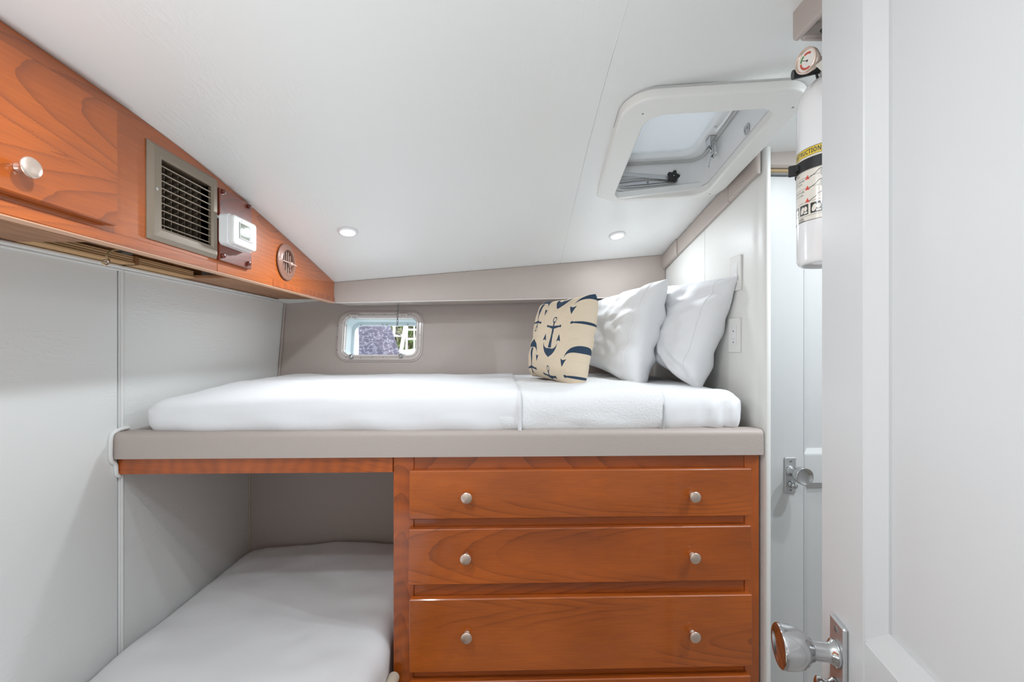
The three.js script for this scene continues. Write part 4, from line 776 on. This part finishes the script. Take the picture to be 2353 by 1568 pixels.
// ================================================================ FIRE EXTINGUISHER
{
  const d = 0.785, r = 0.053, x = atD(1831, 450, d)[0] + r * 1.19, yb = atD(1840, 608, d)[1], yt = atD(1840, 255, d)[1];
  const t = thing('fire_extinguisher', 'white fire extinguisher with a black strap hanging beside the entry door', 'fire extinguisher', [x, yb, d]);
  const c = V(x, 0, d), up = new THREE.Vector3(0, 1, 0), at = (y) => V(x, y, d);
  part('cylinder', lathe([[0, 0.006], [r * 0.8, 0.006], [r * 0.86, 0], [r * 0.93, 0.001], [r, 0.008], [r, yt - yb], [r * 0.985, yt - yb + 0.016], [r * 0.9, yt - yb + 0.034], [r * 0.72, yt - yb + 0.05], [r * 0.48, yt - yb + 0.060], [r * 0.34, yt - yb + 0.064], [r * 0.33, yt - yb + 0.085], [0, yt - yb + 0.085]], at(yb), up, 64), M.whiteGloss, t);
  // printed label
  const W2 = 1400, H2 = 760, cv = document.createElement('canvas'); cv.width = W2; cv.height = H2; const g = cv.getContext('2d');
  g.fillStyle = '#e9e2d6'; g.fillRect(0, 0, W2, H2); g.fillStyle = '#e2c228'; g.fillRect(0, 0, W2, 84); g.fillStyle = '#222'; g.fillRect(0, 84, W2, 4); g.fillRect(0, 0, W2, 5);
  g.font = 'bold 66px sans-serif'; g.fillText('INSTRUCTIONS', 330, 66);
  g.fillStyle = '#2a2a2a'; g.font = 'bold 26px sans-serif';
  const L = (a, y, f = 26) => { g.font = `bold ${f}px sans-serif`; g.fillText(a, 300, y); };
  L('PULL PIN.', 130); L('HOLD UNIT UPRIGHT.', 160); L('START BACK 6 FEET.', 188, 22); g.fillRect(300, 300, 900, 3); L('AIM AT BASE', 270); L('SQUEEZE LEVER AND', 336); L('HOLD CONTINUOUS', 364, 22); g.fillRect(300, 415, 900, 3); L('SWEEP SIDE TO SIDE.', 452); L('SEE NOTES IN A LABEL.', 482, 22); g.fillRect(300, 560, 900, 3);
  g.lineWidth = 7; g.strokeStyle = '#222';
  for (const y of [150, 260, 370, 500]) { g.fillStyle = '#b9b6b0'; g.beginPath(); g.ellipse(800, y + 30, 46, 52, 0, 0, 7); g.fill(); g.beginPath(); g.moveTo(700, y + 30); g.quadraticCurveTo(760, y - 30, 830, y); g.stroke(); g.beginPath(); g.moveTo(700, y + 30); g.lineTo(620, y + 58); g.stroke(); g.lineWidth = 3; for (let k = 0; k < 4; k++) { g.beginPath(); g.moveTo(770 + k * 16, y - 10); g.lineTo(800 + k * 16, y + 20); g.stroke(); } g.lineWidth = 7; g.fillStyle = '#d8402e'; g.beginPath(); g.moveTo(560, y + 66); g.lineTo(600, y + 22); g.lineTo(626, y + 70); g.fill(); }
  for (let k = 0; k < 5; k++) { const X = 300 + k * 170; g.fillStyle = '#1d1d1d'; g.fillRect(X, 584, 140, 108); g.fillStyle = '#e9e2d6'; g.beginPath(); g.ellipse(X + 45, 640, 26, 40, 0.5, 0, 7); g.fill(); g.beginPath(); g.ellipse(X + 98, 630, 24, 26, 0, 0, 7); g.fill(); g.fillRect(X + 70, 660, 54, 20); }
  g.fillStyle = '#222'; g.fillRect(300, 706, 900, 3); g.font = 'italic bold 40px sans-serif'; g.fillText('Kidde', 430, 744); g.fillRect(410, 750, 150, 6); g.fillRect(0, 755, W2, 5);
  const tex = new THREE.CanvasTexture(cv); tex.colorSpace = THREE.SRGBColorSpace;
  const view = Math.atan2(-x, d) , ly0 = atD(1838, 512, d)[1], ly1 = atD(1832, 347, d)[1];
  // the label turns with the cylinder: u = 0.5 faces a little right of the viewer
  const span = 3.6, lg = new THREE.CylinderGeometry(r + 0.0004, r + 0.0004, ly1 - ly0, 64, 1, true, -span / 2, span); lg.rotateY(view - 0.42);
  part('label', lg.translate(x, (ly0 + ly1) / 2, -d), std('#ffffff', 0.25, { map: tex, clearcoat: 1, clearcoatRoughness: 0.05 }), t, 'cream printed instruction label with a yellow band');
  // strap with its buckle tongue
  const ys0 = atD(1832, 384, d)[1], sw = 0.0205;
  const st = part('strap', new THREE.CylinderGeometry(r + 0.002, r + 0.002, sw, 64, 1, true).translate(x, ys0, -d), M.black.clone(), t, 'black rubber strap'); st.material.side = THREE.DoubleSide;
  const toCam = new THREE.Vector3(-x, 0, d).normalize(), side = new THREE.Vector3(-toCam.z, 0, toCam.x), lft = side.x < 0 ? side : side.clone().negate();
  const e0 = at(ys0).addScaledVector(lft, r * 0.93).addScaledVector(toCam, r * 0.38), tongue = chamfer(0.03, sw, 0.004, 0.001);
  tongue.applyMatrix4(new THREE.Matrix4().makeBasis(lft, up, new THREE.Vector3().crossVectors(lft, up))).translate(e0.x, e0.y, e0.z);
  part('strap_tongue', tongue, M.black, st);
  part('buckle', chamfer(0.008, 0.012, 0.009, 0.002).applyMatrix4(new THREE.Matrix4().makeBasis(lft, up, new THREE.Vector3().crossVectors(lft, up))).translate(...e0.clone().addScaledVector(toCam, 0.005).toArray()), M.blackGloss, st);
  part('bracket', box(0.648, 0.6615, yb + 0.02, yt, d - 0.015, d + 0.015, 0.003), M.black, t);
  // valve head
  const yv = yt + 0.085, vb = at(yv);
  part('valve', join([lathe([[0, 0], [0.015, 0], [0.015, 0.012], [0.012, 0.016], [0.012, 0.05], [0, 0.05]], at(yv - 0.02), up, 24)]), M.steel, t);
  const hd = lft.clone().multiplyScalar(0.86).addScaledVector(toCam, 0.35).normalize(), h0 = at(yv - 0.003);
  const hl = part('carry_handle', cyl(h0.clone().addScaledVector(hd, 0.005), h0.clone().addScaledVector(hd, 0.062).add(new THREE.Vector3(0, -0.006, 0)), 0.0075, 0.0085, 20), M.blackGloss, t, 'black carrying handle');
  part('lever', cyl(at(yv + 0.035).addScaledVector(hd, -0.01), at(yv + 0.07).addScaledVector(hd, 0.012), 0.006), M.black, t);
  part('pin_ring', tube([h0.clone().addScaledVector(hd, 0.026), h0.clone().addScaledVector(hd, 0.022).add(new THREE.Vector3(0, -0.012, 0)), h0.clone().addScaledVector(hd, 0.02).add(new THREE.Vector3(0, -0.028, 0))], 0.0022, 16), M.black, hl);
  const gp = V(...atD(1857, 140, 0.735)), gd = toCam.clone().addScaledVector(lft, 0.85).add(new THREE.Vector3(0, -0.1, 0)).normalize();
  const ga = part('gauge', lathe([[0, -0.012], [0.014, -0.012], [0.016, -0.008], [0.0195, -0.002], [0.0205, 0.003], [0.0205, 0.006], [0.0185, 0.0075], [0.0178, 0.006], [0.0178, 0.002], [0, 0.002]], gp, gd, 36), M.nickel, t, 'round pressure gauge with a nickel rim');
  const gc = document.createElement('canvas'); gc.width = gc.height = 256; const k = gc.getContext('2d'); k.fillStyle = '#e8e4dd'; k.fillRect(0, 0, 256, 256); k.lineWidth = 26; k.strokeStyle = '#c24a35'; k.beginPath(); k.arc(128, 128, 88, 2.6, 4.6); k.stroke(); k.strokeStyle = '#3d8a46'; k.beginPath(); k.arc(128, 128, 88, 4.7, 5.6); k.stroke(); k.strokeStyle = '#c24a35'; k.beginPath(); k.arc(128, 128, 88, 5.7, 6.8); k.stroke(); k.lineWidth = 8; k.strokeStyle = '#222'; k.beginPath(); k.moveTo(128, 128); k.lineTo(150, 60); k.stroke(); k.fillStyle = '#333'; k.beginPath(); k.arc(128, 128, 14, 0, 7); k.fill();
  const gt = new THREE.CanvasTexture(gc); gt.colorSpace = THREE.SRGBColorSpace;
  part('dial', orient(new THREE.CircleGeometry(0.0176, 32).rotateX(-Math.PI / 2), gp.clone().addScaledVector(gd, 0.0024), gd), std('#ffffff', 0.4, { map: gt }), ga, 'printed dial');
  part('dial_glass', orient(new THREE.CircleGeometry(0.0177, 32).rotateX(-Math.PI / 2), gp.clone().addScaledVector(gd, 0.0055), gd), M.glass, ga);
  part('gauge_stem', cyl(gp.clone().addScaledVector(gd, -0.011), at(yv + 0.012), 0.006), M.nickel, ga);
  const ta = V(...atD(1874, 150, 0.70)), tb = V(...atD(1896, 132, 0.70)), tc = V(...atD(1905, 158, 0.70)), te = V(...atD(1892, 166, 0.70)), nz = new THREE.Vector3(0, 0, -0.0006);
  part('inspection_tag', new ConvexGeometry([ta, tb, tc, te, ...[ta, tb, tc, te].map((q) => q.clone().add(nz))]), M.ivory, t, 'cream inspection tag');
}

// ================================================================ OUTSIDE, SEEN THROUGH THE PORTLIGHT
{
  const zz = (x, y) => [750 + x / 9.224, 680 + y / 9.224];
  const Q = (x, y, d) => V(...atD(...zz(x, y), d));
  const slab = (pts, d, th) => new ConvexGeometry(pts.flatMap(([x, y]) => [Q(x, y, d), Q(x, y, d).add(new THREE.Vector3(0, 0, -th))]));
  const texTarp = dataTex(512, 512, (i, j) => { const x = i / 512, y = j / 512, k = fbm(x * 40, y * 40, 40, 40, 3, 400), w = Math.pow(1 - Math.abs(2 * fbm(x * 9, y * 14, 9, 14, 3, 404) - 1), 10), b = fbm(x * 4, y * 4, 4, 4, 3, 408); const s = (k > 0.66 ? 22 : 0) + 60 * w + 60 * Math.max(0, b - 0.5); return [88 + s, 88 + s, 104 + s]; }, true, 0.45, 0.45);
  const wy = FLOOR - 0.25, top = -0.14;
  const water = struct('ground', 'pale water and quay outside the portlight', 'ground', [0, wy, 6]); part('surface', box(-9, 6, wy - 0.05, wy, 2.9, 12, 0.01), std('#8d9a96', 0.3), water);
  const hull = thing('white_hull', 'white side of the neighbouring boat below the railing outside the portlight', 'boat', [-1.4, wy, 4.5]);
  part('hull_side', box(-2.7, -0.2, wy, top, 4.12, 4.85, 0.02), M.whiteGloss, hull);
  part('rub_rail', slab([[1200, 1180], [2400, 1085], [2400, 1500], [1200, 1500]], 4.55, 0.1), M.whiteGloss, hull);
  const t = thing('canvas_awning', 'slate-blue weathered canvas panel outside the portlight', 'awning', [-1.3, top, 4.4]);
  part('canvas', metric(slab([[300, 540], [1310, 540], [1700, 1690], [300, 1690]], 4.4, 0.03), 'x'), std('#ffffff', 0.9, { map: texTarp }), t);
  const m = thing('white_post', 'curved white post outside the portlight crossing the canvas panel', 'post', [-1.7, top, 4.2]);
  part('post', tube([Q(520, 500, 4.2), Q(590, 640, 4.2), Q(612, 800, 4.2), Q(618, 1000, 4.2), Q(612, 1400, 4.2), Q(612, 1720, 4.2)], 0.032, 40, false, 12), M.whiteGloss, m);
  const rl = thing('white_railing', 'white ladder-like railing outside the portlight beside the canvas', 'railing', [-1.0, top, 4.6]);
  const bar = (a, b, rr = 0.014) => part('bar', cyl(Q(...a, 4.6), Q(...b, 4.6), rr, rr, 10), M.whiteGloss, rl);
  bar([1690, 560], [1490, 1700], 0.02); bar([1440, 560], [1430, 860], 0.014); bar([1400, 640], [1700, 600], 0.014); bar([1420, 850], [1620, 845], 0.012);
  bar([1705, 560], [1690, 1680], 0.012); bar([1860, 560], [1860, 1680], 0.008); bar([1700, 720], [2000, 720], 0.01); bar([1700, 915], [2000, 912], 0.01);
  // foliage: leaf clumps
  const leaf = new THREE.PlaneGeometry(0.16, 0.09), mats = [std('#6f8d35', 0.8, { transmission: 0.3, thickness: 0, side: THREE.DoubleSide }), std('#94a85a', 0.8, { transmission: 0.3, thickness: 0, side: THREE.DoubleSide }), std('#a9a58c', 0.8, { side: THREE.DoubleSide })];
  const bushes = [[[430, 560], [560, 1000], 'bright green shrub outside the portlight left of the post', 'shrub'], [[1330, 540], [2100, 1250], 'pale green shrub outside the portlight behind the railing', 'shrub']];
  for (const [a, b, label, cat] of bushes) {
    const lo = Q(a[0], b[1], 6), hi = Q(b[0], a[1], 6), sh = thing('shrub', label, cat, [(lo.x + hi.x) / 2, lo.y, 6]);
    mats.forEach((mt, mi) => { const list = []; const n = Math.round(900 * (hi.x - lo.x) * 1.0); for (let i = 0; i < n; i++) list.push(leaf.clone().rotateX(rnd() * 3).rotateY(rnd() * 6).rotateZ(rnd() * 6).translate(lo.x + (hi.x - lo.x) * rnd(), lo.y + (hi.y - lo.y) * rnd(), -6 - 0.6 * rnd())); const pm = part('foliage', join(list), mt, sh); pm.userData.kind = 'stuff'; });
    for (const f of [0.3, 0.7]) part('stem', cyl(new THREE.Vector3(lo.x + (hi.x - lo.x) * f, wy, -6.3), new THREE.Vector3(lo.x + (hi.x - lo.x) * f, (lo.y + hi.y) / 2, -6.3), 0.02, 0.012, 8), M.plyDark, sh);
  }
}

// ================================================================ lift to the floor, shadows, camera
for (const o of scene.children) o.position.y += EYE;
camera.position.y = EYE;
scene.traverse((o) => { if (o.isMesh) { o.castShadow = true; o.receiveShadow = true; } });
renderer.render(scene, camera);
